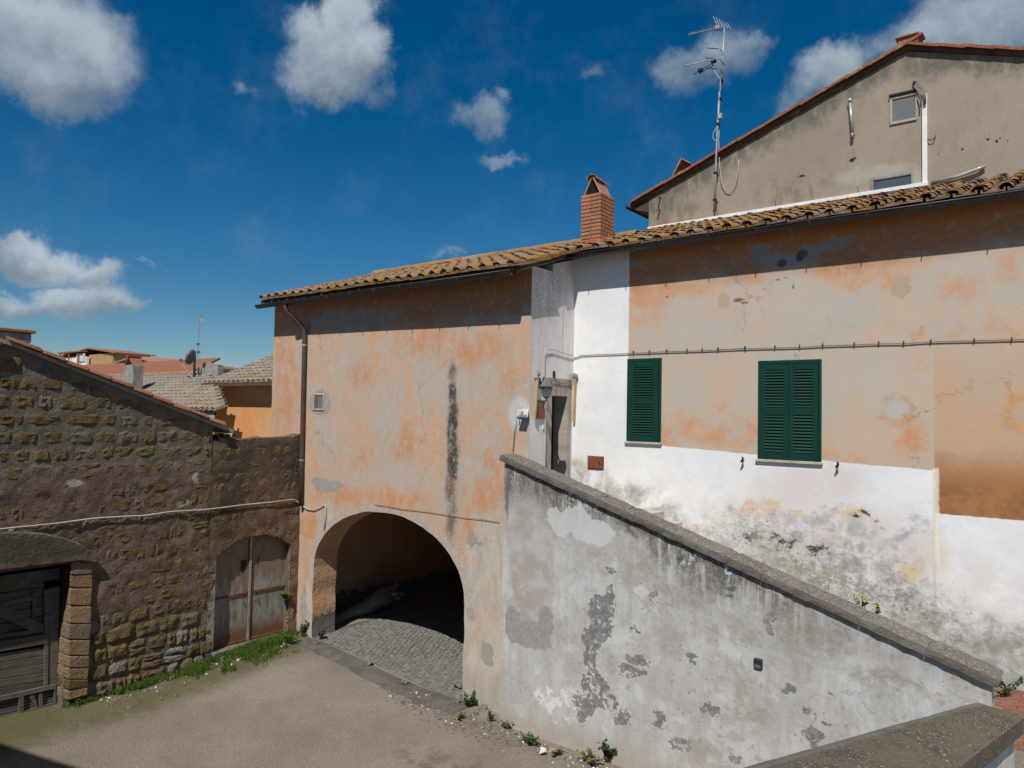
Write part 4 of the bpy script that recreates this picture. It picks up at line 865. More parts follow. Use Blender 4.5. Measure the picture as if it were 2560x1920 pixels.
m_ = MB(); m_.prism([(CX - cw / 2 - cw * .40, CY + .10, zt + .004), (CX - cw / 2 + cw * .40, CY + .10, zt + .004), (CX - cw / 2, CY + .10, zt + .33)], (0, cd_ - .22, 0)); m_.build('cap_shade_fill', M['cap_shade'], CH)  # added black infill between the cap slabs, painting the shade of the open hollow
inst('cap_tile', cover_mesh('cap_tile', M['tile'], 44, .50, .115, .10), Matrix.Translation((CX - cw / 2, CY - .0, zt + .31)) @ Matrix.Rotation(-.05, 4, 'X'), CH)
m_ = MB(); m_.hexa([(CX - cw - .04, CY - .03, zr(CY) - .1), (CX + .05, CY - .03, zr(CY) - .1), (CX + .05, CY + cd_ + .03, zr(CY + cd_) - .1), (CX - cw - .04, CY + cd_ + .03, zr(CY + cd_) - .1), (CX - cw - .005, CY - .012, zr(CY) + .15), (CX + .012, CY - .012, zr(CY) + .15), (CX + .012, CY + cd_ + .012, zr(CY + cd_) + .13), (CX - cw - .005, CY + cd_ + .012, zr(CY + cd_) + .13)]); m_.build('flashing', M['flash'], CH, bevel=.008)
# ------------------------------------------------------------------ aerial mast on the gable
b0 = onY(1786, 515, YG - .1)
AM = thing('aerial_mast', 'slender steel aerial mast with two yagi antennas on the gable wall', 'antenna', tuple(b0))
def gp(px, py, d=.12): return onY(px, py, YG - d)
def zo(x, y): return 1660 + x / 3.13, 30 + y / 3.13
m_ = MB(); m_.tube([gp(1786,520), gp(1789,430), gp(1794,310), gp(1799,230)], .024, 8); m_.tube([gp(1800,235), gp(1806,150), gp(1811,70)], .015, 8); m_.build('pole', M['steel'], AM, True)
for (px, py) in ((1787, 500), (1789, 432), (1794,310), (1799,246), (1802,200)):
    q = gp(px, py); m_ = MB(); m_.tube([q + Vector((0, .12, -.01)), q + Vector((0, -.03, -.01))], .02, 6); m_.box(q.x - .035, q.x + .035, q.y - .03, q.y + .03, q.z - .02, q.z + .02); m_.build('clamp', M['iron'], AM)
m_ = MB(); q = gp(1800, 290, .12); m_.box(q.x - .035, q.x + .04, q.y - .04, q.y + .03, q.z - .06, q.z + .05); m_.build('amplifier_box', M['cream'], AM, bevel=.005)
def yagi(name, base, tip, nel, el, ref=True):
    b, t = gp(*base), gp(*tip); t = t + Vector((0, -.45, 0)); d = (t - b); m_ = MB(); m_.tube([b, t], .012, 6); o = m_.build(name, M['steel'], AM)
    side = d.normalized().cross(Vector((0, 0, 1))).normalized()
    for i in range(nel):
        c = b.lerp(t, .22 + .76 * i / (nel - 1)); l = el * (1 - .25 * i / nel); e_ = MB(); e_.tube([c - side * l, c + side * l], .006, 5); e_.build('element', M['steel'], o)
    return o, b, t, side
o, b, t, sd = yagi('yagi_boom', (1811, 66), (1744, 108), 14, .10)
fd = MB(); q = b.lerp(t, .2); fd.box(q.x - .05, q.x + .05, q.y - .03, q.y + .03, q.z - .03, q.z + .05); fd.build('dipole', M['cream'], o, bevel=.006)
for i in range(6):
    r0 = gp(*zo(385 + i * 22, 35 + i * 10), .02); r1 = gp(*zo(412 + i * 22, 100 + i * 8), .12); e_ = MB(); e_.tube([r0, r1], .006, 5); e_.build('reflector_rod', M['steel'], o)
e_ = MB(); e_.tube([gp(*zo(400, 75), .08), gp(*zo(510, 115), .08)], .008, 5); e_.build('reflector_bar', M['steel'], o)
o, b, t, sd = yagi('yagi_boom', (1808, 143), (1735, 184), 5, .06)
for q in (((335,281),(428,289)), ((325,359),(420,367)), ((335,438),(418,444)), ((440,293),(462,318)), ((436,448),(470,488)), ((440,372),(478,414)), ((232,488),(378,402)), ((270,485),(390,415))):
    e_ = MB(); e_.tube([gp(*zo(*q[0]), .16), gp(*zo(*q[1]), .16)], .009, 5); e_.build('element', M['iron'], o)
for q in ((388, 385), (285, 455)):
    c = gp(*zo(*q), .16); e_ = MB(); e_.box(c.x - .05, c.x + .05, c.y - .04, c.y + .04, c.z - .035, c.z + .035); e_.build('junction_box', M['iron'], o, bevel=.008)
CB = MB(); pts = [zo(378, 405), zo(395, 465), zo(440, 525), zo(440, 600), zo(425, 720), zo(418, 830)]; CB.tube([gp(x, y, .15) for x, y in pts], .009, 5); pts = [zo(432, 880), zo(428, 1000), zo(435, 1200), zo(450, 1340), zo(480, 1395), zo(520, 1405), zo(560, 1350), zo(580, 1250), zo(588, 1155)]
CB.tube([gp(x, y, .05) for x, y in pts], .009, 5); pts = [zo(412, 900), zo(385, 950), zo(382, 985), zo(400, 1008), zo(412, 1005)]; CB.tube([gp(x, y, .13) for x, y in pts], .008, 5); CB.build('aerial_cable', M['cable'], AM, True)
# ------------------------------------------------------------------ outside stair
ST = thing('outside_stair', 'outside stair behind a flaking grey-white wall with sloping stone coping', 'stair', (3, YS, 0))
pa, pb = onY(1253, 1152, YS - .06), onY(2486, 1718, YS - .06)
SX0, SX1 = pa.x + .03, pb.x; kz = (pb.z - pa.z) / (pb.x - pa.x)
def cz(x): return pa.z + kz * (x - pa.x)
mb = MB(); A = jline((SX0, YS, -.3), (SX1 - .03, YS, -.3), 2, 0) + jline((SX1 - .03, YS, -.3), (SX1 - .03, YS, cz(SX1) + .0), 12, .015, 1., (1, 0, 0)) + jline((SX1 - .03, YS, cz(SX1)), (SX0, YS, cz(SX0)), 30, .0, 2.) + jline((SX0, YS, cz(SX0)), (SX0, YS, -.3), 30, .02, 3., (1, 0, 0))
mb.prism(A, (0, .30, 0)); mb.build('stair_wall', M['stair'], ST)
L = math.hypot(SX1 - SX0, cz(SX1) - cz(SX0)); dirx = Vector((SX1 + .03 - (SX0 - .07), 0, cz(SX1 + .03) - cz(SX0 - .07))); Lc = dirx.length; dirx.normalize(); up = Vector((-dirx.z, 0, dirx.x))
cuts = [0, .045, .105, .20, .27, .335, .43, .50, .565, .63, .69, .80, .90, 1.0]
def coping(c0, c1, seed):
    m_ = MB(); n = 10; vs = []; fr = -.065
    prof = [(YS + fr, 0.), (YS + fr - .004, .05), (YS + fr, .098), (YS + fr + .014, .110), (YS + .16, .118), (YS + .33, .112), (YS + .37, .10), (YS + .375, 0.)]
    for i in range(n + 1):
        s_ = c0 + (c1 - c0) * i / n; o = Vector((SX0 - .07, 0, cz(SX0 - .07))) + dirx * s_
        for q, (y, h) in enumerate(prof):
            j = .010 * nz(s_ * 5 + seed, y * 9, h * 20) + .006 * nz(s_ * 17, y * 20, h * 30 + seed); e = .012 if i in (0, n) and h > .08 else 0
            vs.append(o + up * (h + j - e) + Vector((0, y + j * .8, 0)))
    k = len(prof)
    m_.add(vs, [(i*k+q, i*k+(q+1)%k, (i+1)*k+(q+1)%k, (i+1)*k+q) for i in range(n) for q in range(k)] + [tuple(range(k)), tuple(range(n*k, (n+1)*k))]); m_.build('coping_stone', M['cop'], ST)
for i in range(len(cuts) - 1): coping(cuts[i] * Lc + .002, cuts[i+1] * Lc - .002, i * 3.1)
zl = onY(1635, 1275, YR - .05).z; xl = onY(1640, 1275, YR - .3).x
m_ = MB(); m_.box(.0, xl, YS + .301, YR - .001, 2.8, zl); m_.build('landing', M['cream'], ST, bevel=.01)
ns = 12; rise = (zl - TERR) / ns; run = .30
for i in range(ns - 1):
    m_ = MB(); x0 = xl + i * run; m_.box(x0 + .001, x0 + run + .03, YS + .302, YR - .002, TERR - .4, zl - (i + 1) * rise); m_.build('step', M['cream'], ST, bevel=.01)
# yellow wild flowers on the steps by the wall
for k, (px, py) in enumerate(((2150,1510), (2190,1520), (2135,1500))):
    base = onY(px, py + 30, .1); fl = thing('wild_flower', ['yellow wild flower clump leaning over the coping by the mouldy wall', 'taller yellow wild flower clump growing behind the stair coping', 'small yellow wild flower behind the stair coping beside the bigger clumps'][k], 'flower', tuple(base), 'flowers on the stair')
    s_ = MB(); pt = MB()
    for i in range(5 if k < 2 else 2):
        a = base + Vector((random.uniform(-.09, .09), random.uniform(-.05, .05), 0)); t = a + Vector((random.uniform(-.06, .06), random.uniform(-.04, .04), random.uniform(.16, .30))); s_.tube([a, a.lerp(t, .5) + Vector((.01, 0, 0)), t], .004, 4)
        for q in range(4):
            l = a.lerp(t, random.uniform(.2, .85)); s_.add([l, l + Vector((.03, -.005, .02)), l + Vector((.05, .01, .01)), l + Vector((.02, .012, 0))], [(0, 1, 2, 3)])
        if i < 3:
            pt = MB()
            for q in range(6):
                w = q * math.pi / 3; c = t + Vector((math.cos(w) * .02, math.sin(w) * .012 - .01, math.sin(w) * .018)); pt.add([t, c + Vector((-.008, 0, .006)), c + Vector((.004, -.01, .01)), c + Vector((.01, 0, -.006))], [(0, 1, 2, 3)])
            pt.build('flower_head', M['petal'], fl)
    s_.build('stem', M['leafd'], fl)
# wall light on the stair wall
p = onY(1895, 1660, YS - .02); WL = thing('wall_light', 'small black square bulkhead light on the flaking stair wall', 'light', (p.x, YS, p.z))
m_ = MB(); m_.hexa([(p.x - .056, YS - .03, p.z - .066), (p.x + .056, YS - .03, p.z - .066), (p.x + .056, YS + .01, p.z - .07), (p.x - .056, YS + .01, p.z - .07), (p.x - .056, YS - .05, p.z + .064), (p.x + .056, YS - .05, p.z + .064), (p.x + .056, YS + .01, p.z + .07), (p.x - .056, YS + .01, p.z + .07)]); b_ = m_.build('housing', M['iron'], WL, bevel=.01)
m_ = MB(); m_.add([(p.x - .04, YS - .037, p.z - .05), (p.x + .04, YS - .037, p.z - .05), (p.x + .04, YS - .047, p.z + .004), (p.x - .04, YS - .047, p.z + .004)], [(0, 1, 2, 3)]); m_.build('lens', M['glassg'], b_)
m_ = MB(); m_.box(p.x - .044, p.x + .044, YS - .054, YS - .046, p.z + .008, p.z + .02); m_.build('visor', M['iron'], b_)
# ------------------------------------------------------------------ stone barn and courtyard wall (left)
gA, gB = onX(32, 858, XS), onX(513, 1048, XS)
BS = (gB.z - gA.z) / (gB.y - gA.y); YA = gA.y - .12; ZA = gA.z + .03     # gable slope, apex
YJ = -2.14                                                                # joint between barn and courtyard wall
def barn_top(y): return ZA - abs(BS) * abs(y - YA)
YG0 = onX(172, 1600, XS).y; ZG = onX(90, 1418, XS).z                      # gate opening
def mort(y, z):
    """how far the mortar skin stands out: it laps over the blocks in places and is washed out in others"""
    k = fbm(y * 2.6, z * 2.6, 7, 6); hi = sst(z, 3.55, 3.95); lo = 1 - sst(z, 1.0, 1.6)
    if y > YJ: return .016 + .020 * k + .006 * fbm(y * 9, z * 9, 3, 3)
    return (.004 + .016 * k) * hi * (1 - sst(.28 - abs(z - 3.86), 0, .14)) + .016 * sst(.28 - abs(z - 3.86), 0, .14) + (.011 + .026 * k) * (1 - hi) * (1 - lo) + (-.014 + .024 * k) * lo + .006 * fbm(y * 9, z * 9, 3, 3)
def grid_wall(name, y0, y1, z1, inside, parent, st=.042, amp=.022):
    ny, nz_ = int((y1 - y0) / st), int((z1 + .3) / st); vs = []; fs = []; idx = {}
    for j in range(nz_ + 1):
        for i in range(ny + 1):
            y = y0 + (y1 - y0) * i / ny; z = -.3 + (z1 + .3) * j / nz_
            idx[i, j] = len(vs); vs.append([XS + mort(y, z), y, z])
    for j in range(nz_):
        for i in range(ny):
            y = y0 + (y1 - y0) * (i + .5) / ny; z = -.3 + (z1 + .3) * (j + .5) / nz_
            if inside(y, z): fs.append((idx[i, j], idx[i+1, j], idx[i+1, j+1], idx[i, j+1]))
    mb = MB(); mb.add(vs, fs); return mb.build(name, M['mortar'], parent, True)
BN = thing('stone_barn', 'dark tuff stone barn with a sloping gable edge of terracotta tiles', 'barn', (XS - 1, -5.5, 0))
bw = grid_wall('gable_wall', -10.6, YJ, ZA + .1, lambda y, z: z < barn_top(y) - .03 and not (-7.4 < y < YG0 - .03 and z < ZG), BN)
m_ = MB()
m_.prism([(XS - .06, YJ - .002, -.3), (XS - .06, YJ - .002, barn_top(YJ) - .04), (XS - .06, YA, ZA - .05), (XS - .06, -11.2, barn_top(-11.2) - .04), (XS - .06, -11.2, -.3), (XS - .06, -7.4, -.3), (XS - .06, -7.4, ZG), (XS - .06, YG0 - .03, ZG), (XS - .06, YG0 - .03, -.3)], (-.5, 0, 0))
m_.box(XS - 8, XS - .57, YJ - .5, YJ - .004, -.3, barn_top(YJ) - .05); m_.box(XS - 8, XS - .57, -11.2, -10.8, -.3, barn_top(-11.2) - .05); m_.box(XS - 8.4, XS - 8, -11.2, YJ - .004, -.3, 3.5); m_.box(XS - 1.8, XS - 1.7, -7.6, -4.0, -.3, 3.2); m_.build('wall_core', M['mortar'], BN)
def stone_mesh(seed):
    r = random.Random(seed); mb = MB(); nx, ny = 6, 5; vs = []; fs = []
    cj = [(r.uniform(-.07, .07), r.uniform(-.09, .09)) for _ in range(4)]; tx, ty = r.uniform(-.25, .25), r.uniform(-.25, .25)
    for j in range(ny):
        for i in range(nx):
            u, v = i / (nx - 1), j / (ny - 1)
            dy = (1-u)*(1-v)*cj[0][0] + u*(1-v)*cj[1][0] + u*v*cj[2][0] + (1-u)*v*cj[3][0]; dz = (1-u)*(1-v)*cj[0][1] + u*(1-v)*cj[1][1] + u*v*cj[2][1] + (1-u)*v*cj[3][1]
            ed = 1 if i in (0, nx-1) or j in (0, ny-1) else 0; co = 1 if i in (0, nx-1) and j in (0, ny-1) else 0
            q = .93 if co else 1
            vs.append((.34 - .5 * ed - .2 * co + tx * (u - .5) + ty * (v - .5) + r.uniform(-.2, .2), (u - .5 + dy) * q + r.uniform(-.03, .03), (v - .5 + dz) * q + r.uniform(-.035, .035)))
    for j in range(ny - 1):
        for i in range(nx - 1): fs.append((j*nx+i, j*nx+i+1, (j+1)*nx+i+1, (j+1)*nx+i))
    ring = [(i, 0) for i in range(nx)] + [(nx-1, j) for j in range(1, ny)] + [(i, ny-1) for i in range(nx-2, -1, -1)] + [(0, j) for j in range(ny-2, 0, -1)]
    k = len(vs); vs += [(-1.6, vs[j*nx+i][1], vs[j*nx+i][2]) for i, j in ring]; n = len(ring)
    for a in range(n):
        b = (a + 1) % n; A, B = ring[a][1]*nx+ring[a][0], ring[b][1]*nx+ring[b][0]; fs.append((B, A, k + a, k + b))
    mb.add(vs, fs); return mb
def stones(mat, base): return [stone_mesh(base + i).mesh('stone', mat, False, 0, False)[0] for i in range(10)]
ST1, ST2, ST3 = stones(M['tuff'], 100), stones(M['tuffl'], 200), stones(M['rock'], 300)
def put_stone(y, z, w, h, parent, lib=None, d=.06, x=XS, rot=None):
    W = Matrix.Translation((x, y, z)) @ Matrix.Rotation(random.uniform(-.05, .05) if rot is None else rot, 4, 'X') @ Matrix.Diagonal((d, w, h, 1))
    o = inst('stone', random.choice(lib or ST1), W, parent); return o
z = -.02; row = 0; PIERY = onX(232, 1500, XS).y
while z < ZA:
    up_ = z > 3.9; h = random.uniform(.27, .33) if up_ else random.uniform(.22, .36); y = -6.6 - random.uniform(0, .4) if z < ZG + .2 else -9.4 - random.uniform(0, .4)
    while y < YJ:
        w = random.choice((.26, .34, .40, .46, .56)) * random.uniform(.88, 1.12) if up_ else random.choice((.18, .24, .32, .40, .5)) * random.uniform(.85, 1.15)
        w = min(w, YJ - y); c = y + w / 2; zc = z + h / 2 + .025 * nz(c * 1.3, z * 2); hh = h
        room = min(barn_top(c + w / 2), barn_top(c - w / 2)) - .09 - (zc - h / 2)
        ok = room > .12 and w > .1
        if ok: hh = min(h, room); zc = zc - h / 2 + hh / 2
        if zc < ZG + .3 and c - w / 2 < PIERY - .05: ok = False
        if ok:
            lib = ST3 if (zc < .7 and random.random() < .14) or random.random() < .03 else ST1
            if not up_ and random.random() < .22 and w > .3:      # two small stones instead of one
                for q in (-.25, .25): put_stone(c, zc + q * hh, w * .95, hh * .46, bw, lib, random.uniform(.04, .055), rot=random.uniform(-.06, .06))
            else: put_stone(c, zc, w * (.90 if up_ else .95), hh * (.86 if up_ else .93), bw, lib, random.uniform(.04, .055) if zc > 1.2 else random.uniform(.05, .08), rot=random.uniform(-.02, .02) if up_ else random.uniform(-.10, .10))
        y += w
    z += h; row += 1
# gable roof
rb = MB()
for ya, yb in ((YA, YJ + .42), (-11.9, YA)):
    P = [(ya, barn_top(ya)), (yb, barn_top(yb))]
    rb.hexa([(XS - 8.6, P[0][0], P[0][1] - .05), (XS + .06, P[0][0], P[0][1] - .05), (XS + .06, P[1][0], P[1][1] - .05), (XS - 8.6, P[1][0], P[1][1] - .05), (XS - 8.6, P[0][0], P[0][1] + .02), (XS + .06, P[0][0], P[0][1] + .02), (XS + .06, P[1][0], P[1][1] + .02), (XS - 8.6, P[1][0], P[1][1] + .02)])
rb = rb.build('roof', M['cement'], BN)
y = YA; a_ = math.atan(abs(BS)); vme = [cover_mesh('verge_tile', M['tilev'], 60 + i, .52, .115, .09) for i in range(4)]
while y < YJ + .06:
    for s_, xo in ((1, 0), (1, -.3), (1, -.6)):
        inst('verge_tile', random.choice(vme), Matrix.Translation((XS + .05 + xo, y + .47, barn_top(y + .47) + .012 + random.uniform(-.008, .012))) @ Matrix.Rotation(math.pi, 4, 'Z') @ Matrix.Rotation(a_ - .03 + random.uniform(-.02, .02), 4, 'X') @ Matrix.Rotation(.15, 4, 'Y'), rb)
    y += .40 * math.cos(a_)
y = YA - .1
while y > -11.6:
    inst('verge_tile', random.choice(vme), Matrix.Translation((XS + .05, y - .47, barn_top(y - .47) + .012)) @ Matrix.Rotation(a_ - .03, 4, 'X'), rb); y -= .40 * math.cos(a_)
p = onX(28, 846, XS - .3); m_ = MB(); m_.box(XS - .6, XS - .06, p.y - .4, p.y + .22, ZA + .0, ZA + .16); m_.build('ridge_block', M['cement'], BN, bevel=.02)
m_ = MB(); m_.box(XS - .65, XS - .02, p.y - .46, p.y + .27, ZA + .162, ZA + .215); m_.build('ridge_slab', M['tilev'], BN, bevel=.01)
# lintel over the gate, pier beside it
XP = XS + .075
m_ = MB(); Q = [(0,1331), (60,1329), (110,1333), (160,1343), (200,1358), (226,1376), (250,1404), (235,1409), (205,1404), (176,1407), (90,1417), (0,1429)]
A = [onX(*q, XS + .13) for q in Q] ; A = [Vector((XS + .13, -7.4, A[0].z - .06))] + A + [Vector((XS + .13, -7.4, A[-1].z + .0))]
m_.prism(A, (-.45, 0, 0)); lt = m_.build('lintel', M['mortar'], BN, bevel=.03)
pier = []
fl = [(177,1405), (176,1470), (172,1560), (171,1640), (170,1700), (169,1752)]; fr_ = [(233,1403), (231,1470), (228,1560), (224,1640), (221,1700), (219,1738)]; bl = [(178,1405), (172,1450), (152,1560), (147,1640), (144,1700), (142,1748)]
for i in range(5):
    for half in (0, 1):
        if half and random.random() < .3 and i != 2: pass
        def lp(P, t): return tuple(P[i][k] + (P[i+1][k] - P[i][k]) * t for k in (0, 1))
        t0, t1 = (0.01, .49) if half == 0 else (.51, .99)
        F0, F1, R0_, R1_, B0, B1 = onX(*lp(fl, t0), XP), onX(*lp(fl, t1), XP), onX(*lp(fr_, t0), XP), onX(*lp(fr_, t1), XP), onX(*lp(bl, t0), XS - .26), onX(*lp(bl, t1), XS - .26)
        j = lambda: Vector((random.uniform(-.012, .012), random.uniform(-.012, .012), random.uniform(-.006, .006)))
        m_ = MB(); m_.hexa([F1 + j(), R1_ + j(), Vector((XS - .3, R1_.y, R1_.z)), Vector((XS - .3, B1.y, F1.z)), F0 + j(), R0_ + j(), Vector((XS - .3, R0_.y, R0_.z)), Vector((XS - .3, B0.y, F0.z))])
        m_.build('stone', M['tuffl'] if random.random() < .75 else M['tuff'], bw, bevel=.016)
# wooden gate
XW = XS - .30
GT = thing('wooden_gate', 'old grey plank gate with a diagonal brace under the mossy lintel', 'gate', (XW, -5.7, 0))
def board(px, name='plank', x=XW, t=.04, mat='wood'):
    A = [onX(*q, x) for q in px]; m_ = MB(); m_.prism(A, (-t, 0, 0)); return m_.build(name, M[mat], GT, bevel=.004)
def zg(x, y): return (x / 3.19, 1300 + y / 3.19)
def zq(*p): return [zg(*q) for q in p]
ext = lambda x, y, s: (x - 420, y + 420 * s)
sl = .155
for i in range(5):
    y0, y1 = 1010 + i * 68, 1010 + (i + 1) * 68 - 5
    board(zq((-420, y0 + sl * 790), (372, y0 - 0), (372, y1), (-420, y1 + sl * 790)))
board(zq((-420, 960 + 78), (385, 905), (385, 985), (-420, 1045 + 78)), 'rail', XW + .03, .05)
board(zq((352, 560), (392, 552), (385, 1320), (356, 1325)), 'stile', XW + .025, .05)
board(zq((393, 545), (480, 530), (455, 1310), (386, 1320)), 'stile', XW + .01, .05, 'wood')
board(zq((-420, 1350 + 150), (452, 1308), (452, 1345), (-420, 1390 + 150)), 'rail', XW + .035, .05)
board(zq((-420, 1585 + 130), (452, 1450), (452, 1478), (-420, 1630 + 130)), 'rail', XW + .035, .05)
board(zq((150, 1392), (192, 1384), (190, 1545), (150, 1558)), 'post', XW + .034, .05)
board(zq((432, 1345), (452, 1342), (452, 1452), (434, 1456)), 'post', XW + .034, .05)
board(zq((228, 1400), (268, 1390), (310, 1490), (285, 1500)), 'splinter', XW + .025, .03); board(zq((310, 1385), (342, 1380), (342, 1488), (318, 1492)), 'splinter', XW + .025, .03)
for i in range(5): board(zq((-420, 1395 + i * 34 + 140), (430, 1362 + i * 22), (430, 1378 + i * 22), (-420, 1424 + i * 34 + 140)), 'slat', XW - .01, .02)
board(zq((-420, 450), (0, 660), (350, 832), (350, 893), (290, 905), (0, 772), (-420, 560)), 'brace', XW + .035, .04)
board(zq((-420, 960), (260, 878), (290, 905), (-420, 1000)), 'rail', XW + .02, .04)
board(zq((258, 565), (284, 560), (282, 800), (258, 790)), 'stile', XW + .01, .03)
board(zq((-420, 745), (260, 608), (260, 640), (-420, 790)), 'rail', XW + .005, .03)
for i in range(6): board(zq((-420, 470 + i * 88 + 90), (352, 468 + i * 76 - 8), (352, 468 + (i + 1) * 76 - 14), (-420, 470 + (i + 1) * 88 + 82)), 'plank', XW - .03, .03)
board(zq((-420, 410 + 100), (480, 380), (480, 470), (-420, 500 + 100)), 'header', XW - .02, .05)
# ---- courtyard wall with the arched sheet-metal door
CW = thing('courtyard_wall', 'brown tuff wall with an arched doorway beside the peach house', 'wall', (XS, -1.05, .25))
DY0, DY1 = onX(536, 1500, XS).y, onX(722, 1500, XS).y; DZ0 = .27; DSP = 2.19; DAP = 2.52; DC = (DY0 + DY1) / 2; DW = (DY1 - DY0) / 2
def darch(y): 
    t = (y - DC) / DW
    return DSP + (DAP - DSP) * (1 - t * t) if abs(t) < 1 else -1
CT = onX(640, 1098, XS).z
def ctop(y): return CT + .05 * fbm(y * 1.7, 2) + .10 * sst(y, -.35, -.02)
cwall = grid_wall('wall', YJ + .005, .02, CT + .3, lambda y, z: z < ctop(y) and not (DY0 < y < DY1 and z < darch(y)), CW, .04, .022)
m_ = MB(); prof = [(YJ + .03, -.3), (DY0 + .01, -.3)] + [(DY0 + .01 + (2 * DW - .02) * i / 16, darch(DY0 + .01 + (2 * DW - .02) * i / 16) + .006) for i in range(17)] + [(DY1 - .01, -.3), (.0, -.3), (.0, CT + .05), (YJ + .03, CT - .03)]
m_.prism([(XS - .045, y, z) for y, z in prof], (-.42, 0, 0)); m_.build('wall_core', M['mortar'], CW)
m_ = MB(); vs = []; ny_ = 30
for i in range(ny_ + 1):
    y = YJ + .005 + (0 - YJ - .01) * i / ny_
    for k_ in range(5): vs.append((XS - .46 + .115 * k_ + .02 * nz(y * 3, k_), y, ctop(y) + .02 - .03 * abs(k_ - 2) + .03 * fbm(y * 6, k_ * 1.7)))
m_.add(vs, [(i*5+k_, i*5+k_+1, (i+1)*5+k_+1, (i+1)*5+k_) for i in range(ny_) for k_ in range(4)]); m_.build('wall_top', M['mortar'], CW, True)
for i in range(4):
    inst('loose_tile', cover_mesh('loose_tile', M['tileg'], 70 + i, .42, .10, .085), Matrix.Translation((XS - .12 - .05 * i, YJ + .12 + i * .17, CT + .03 + .02 * (i % 2))) @ Matrix.Rotation(1.3 + .3 * i, 4, 'Z') @ Matrix.Rotation(-.1, 4, 'X'), CW)
# quoins and voussoirs round the door
for side, ye in ((-1, DY0), (1, DY1)):
    z = .25
    while z < DSP - .05:
        h = random.uniform(.26, .42); w = random.uniform(.20, .34) if side < 0 else random.uniform(.14, .19); h = min(h, DSP + .05 - z)
        put_stone(ye + side * w * .5 - side * .005, z + h / 2, w * .98, h * .95, cwall, ST1 if side < 0 else ST2, .05, rot=0.); z += h
nvs = 13
for i in range(nvs):
    t = -1.05 + 2.1 * (i + .5) / nvs; y = DC + DW * t; w = math.atan(-2 * (DAP - DSP) * t / DW); hh = .30
    zc = DSP + (DAP - DSP) * (1 - t * t) + hh * .45
    put_stone(y - math.sin(w) * hh * .45, zc, 2.1 * DW / nvs * 1.05, hh, cwall, ST1, .032, rot=w)
z = .2
while z < CT - .1:
    h = random.uniform(.22, .32); y = YJ + .03
    while y < -.06:
        w = min(random.uniform(.22, .48), -.02 - y); c = y + w / 2; zc = z + h / 2
        inside_door = c + w / 2 > DY0 - .26 and c - w / 2 < DY1 + .16 and zc < DAP + .34
        if inside_door and c < DY0: 
            w2 = DY0 - .24 - y
            if w2 > .08: put_stone(y + w2 / 2, zc, w2 * .95, h * .93, cwall, ST1 if random.random() < .8 else ST3, .045)
        elif not inside_door and zc + h / 2 < ctop(c) + .02 and w > .08: put_stone(c, zc, w * .95, h * .92, cwall, ST1, .045)
        y += w
    z += h
DO = thing('sheet_metal_door', 'rusty two-leaf sheet metal door filling the arched stone doorway', 'door', (XS - .16, DC, DZ0))
XD = XS - .16
m_ = MB(); gap = .012
for a0, a1 in ((DY0 - .03, DC - gap), (DC + gap, DY1 + .03)):
    n = 14; A = [(XD, a0, DZ0 + .03)] + [(XD, a0 + (a1 - a0) * i / n, max(darch(min(max(a0 + (a1 - a0) * i / n, DY0 + .001), DY1 - .001)) + .02, DZ0)) for i in range(n + 1)] + [(XD, a1, DZ0 + .03)]
    q = MB(); q.prism(A, (-.03, 0, 0)); lf_ = q.build('leaf', M['rust'], DO)
    zm = 1.27
    for (b0, b1, c0_, c1_) in ((a0, a1, zm, zm + .05), (a0, a1, DZ0 + .03, DZ0 + .07), (a0 if a0 > DC else a1 - .04, a0 + .04 if a0 > DC else a1, DZ0 + .03, DAP - .1), (a1 - .03 if a0 > DC else a0, a1 if a0 > DC else a0 + .03, DZ0 + .03, DSP)):
        q = MB(); q.box(XD - .001, XD + .022, b0, b1, c0_, c1_); q.build('rail', M['rustbar'], lf_, bevel=.003)
    q = MB(); q.tube([(XD + .001, a1 - .15 if a0 < DC else a0 + .12, 1.12), (XD + .04, a1 - .13 if a0 < DC else a0 + .16, 1.10), (XD + .001, a1 - .09 if a0 < DC else a0 + .22, 1.12)], .009, 5); q.build('handle', M['rustbar'], lf_)
q = MB(); q.box(XD + .002, XD + .035, DC - .035, DC + .02, DZ0 + .03, DAP - .02); q.build('cover_strip', M['zincbar'], DO, bevel=.003)
q = MB(); q.box(XS - .4, XS + .06, DY0 - .02, DY1 + .02, 0.0, DZ0 + .015); q.build('door_sill', M['rock'], DO, bevel=.02)
# ------------------------------------------------------------------ small fittings
def retp(px, py, d=.0): return onX(px, py, d)
for k, (p0, p1) in enumerate((((1345, 938), (1337, 1046)), ((1438, 945), (1434, 1054)))):
    a, b = (onX(*p0, .05), onX(*p1, .05)) if k == 0 else (onY(*p0, YR - .06), onY(*p1, YR - .06))
    aw = thing('awning_arm', ['ochre awning arm on the stained wall left of the lantern', 'ochre awning arm in the white corner right of the doorway'][k], 'awning arm', tuple(b), 'awning arms by the doorway')
    m_ = MB(); cx, cy = a.x, a.y; m_.hexa([(b.x - .018, b.y - .018, b.z), (b.x + .018, b.y - .018, b.z), (b.x + .018, b.y + .018, b.z), (b.x - .018, b.y + .018, b.z), (cx - .018, cy - .018, a.z), (cx + .018, cy - .018, a.z), (cx + .018, cy + .018, a.z), (cx - .018, cy + .018, a.z)]); m_.build('arm', M['ochre'], aw, bevel=.003)
    m_ = MB(); Mx = Matrix.Translation((cx, cy, a.z + .03)) @ Matrix.Rotation(math.pi / 2, 4, 'Y' if k == 0 else 'X'); m_.lathe([(.05, -.02), (.05, .02), (.02, .035)], Mx, 12); m_.build('pivot', M['cement'], aw)
    m_ = MB(); m_.box(*((-.005, cx + .02, cy - .05, cy - .02) if k == 0 else (cx - .05, cx - .02, cy - .02, YR + .004)), a.z - .05, a.z + .09); m_.build('bracket', M['cream'], aw, bevel=.003)
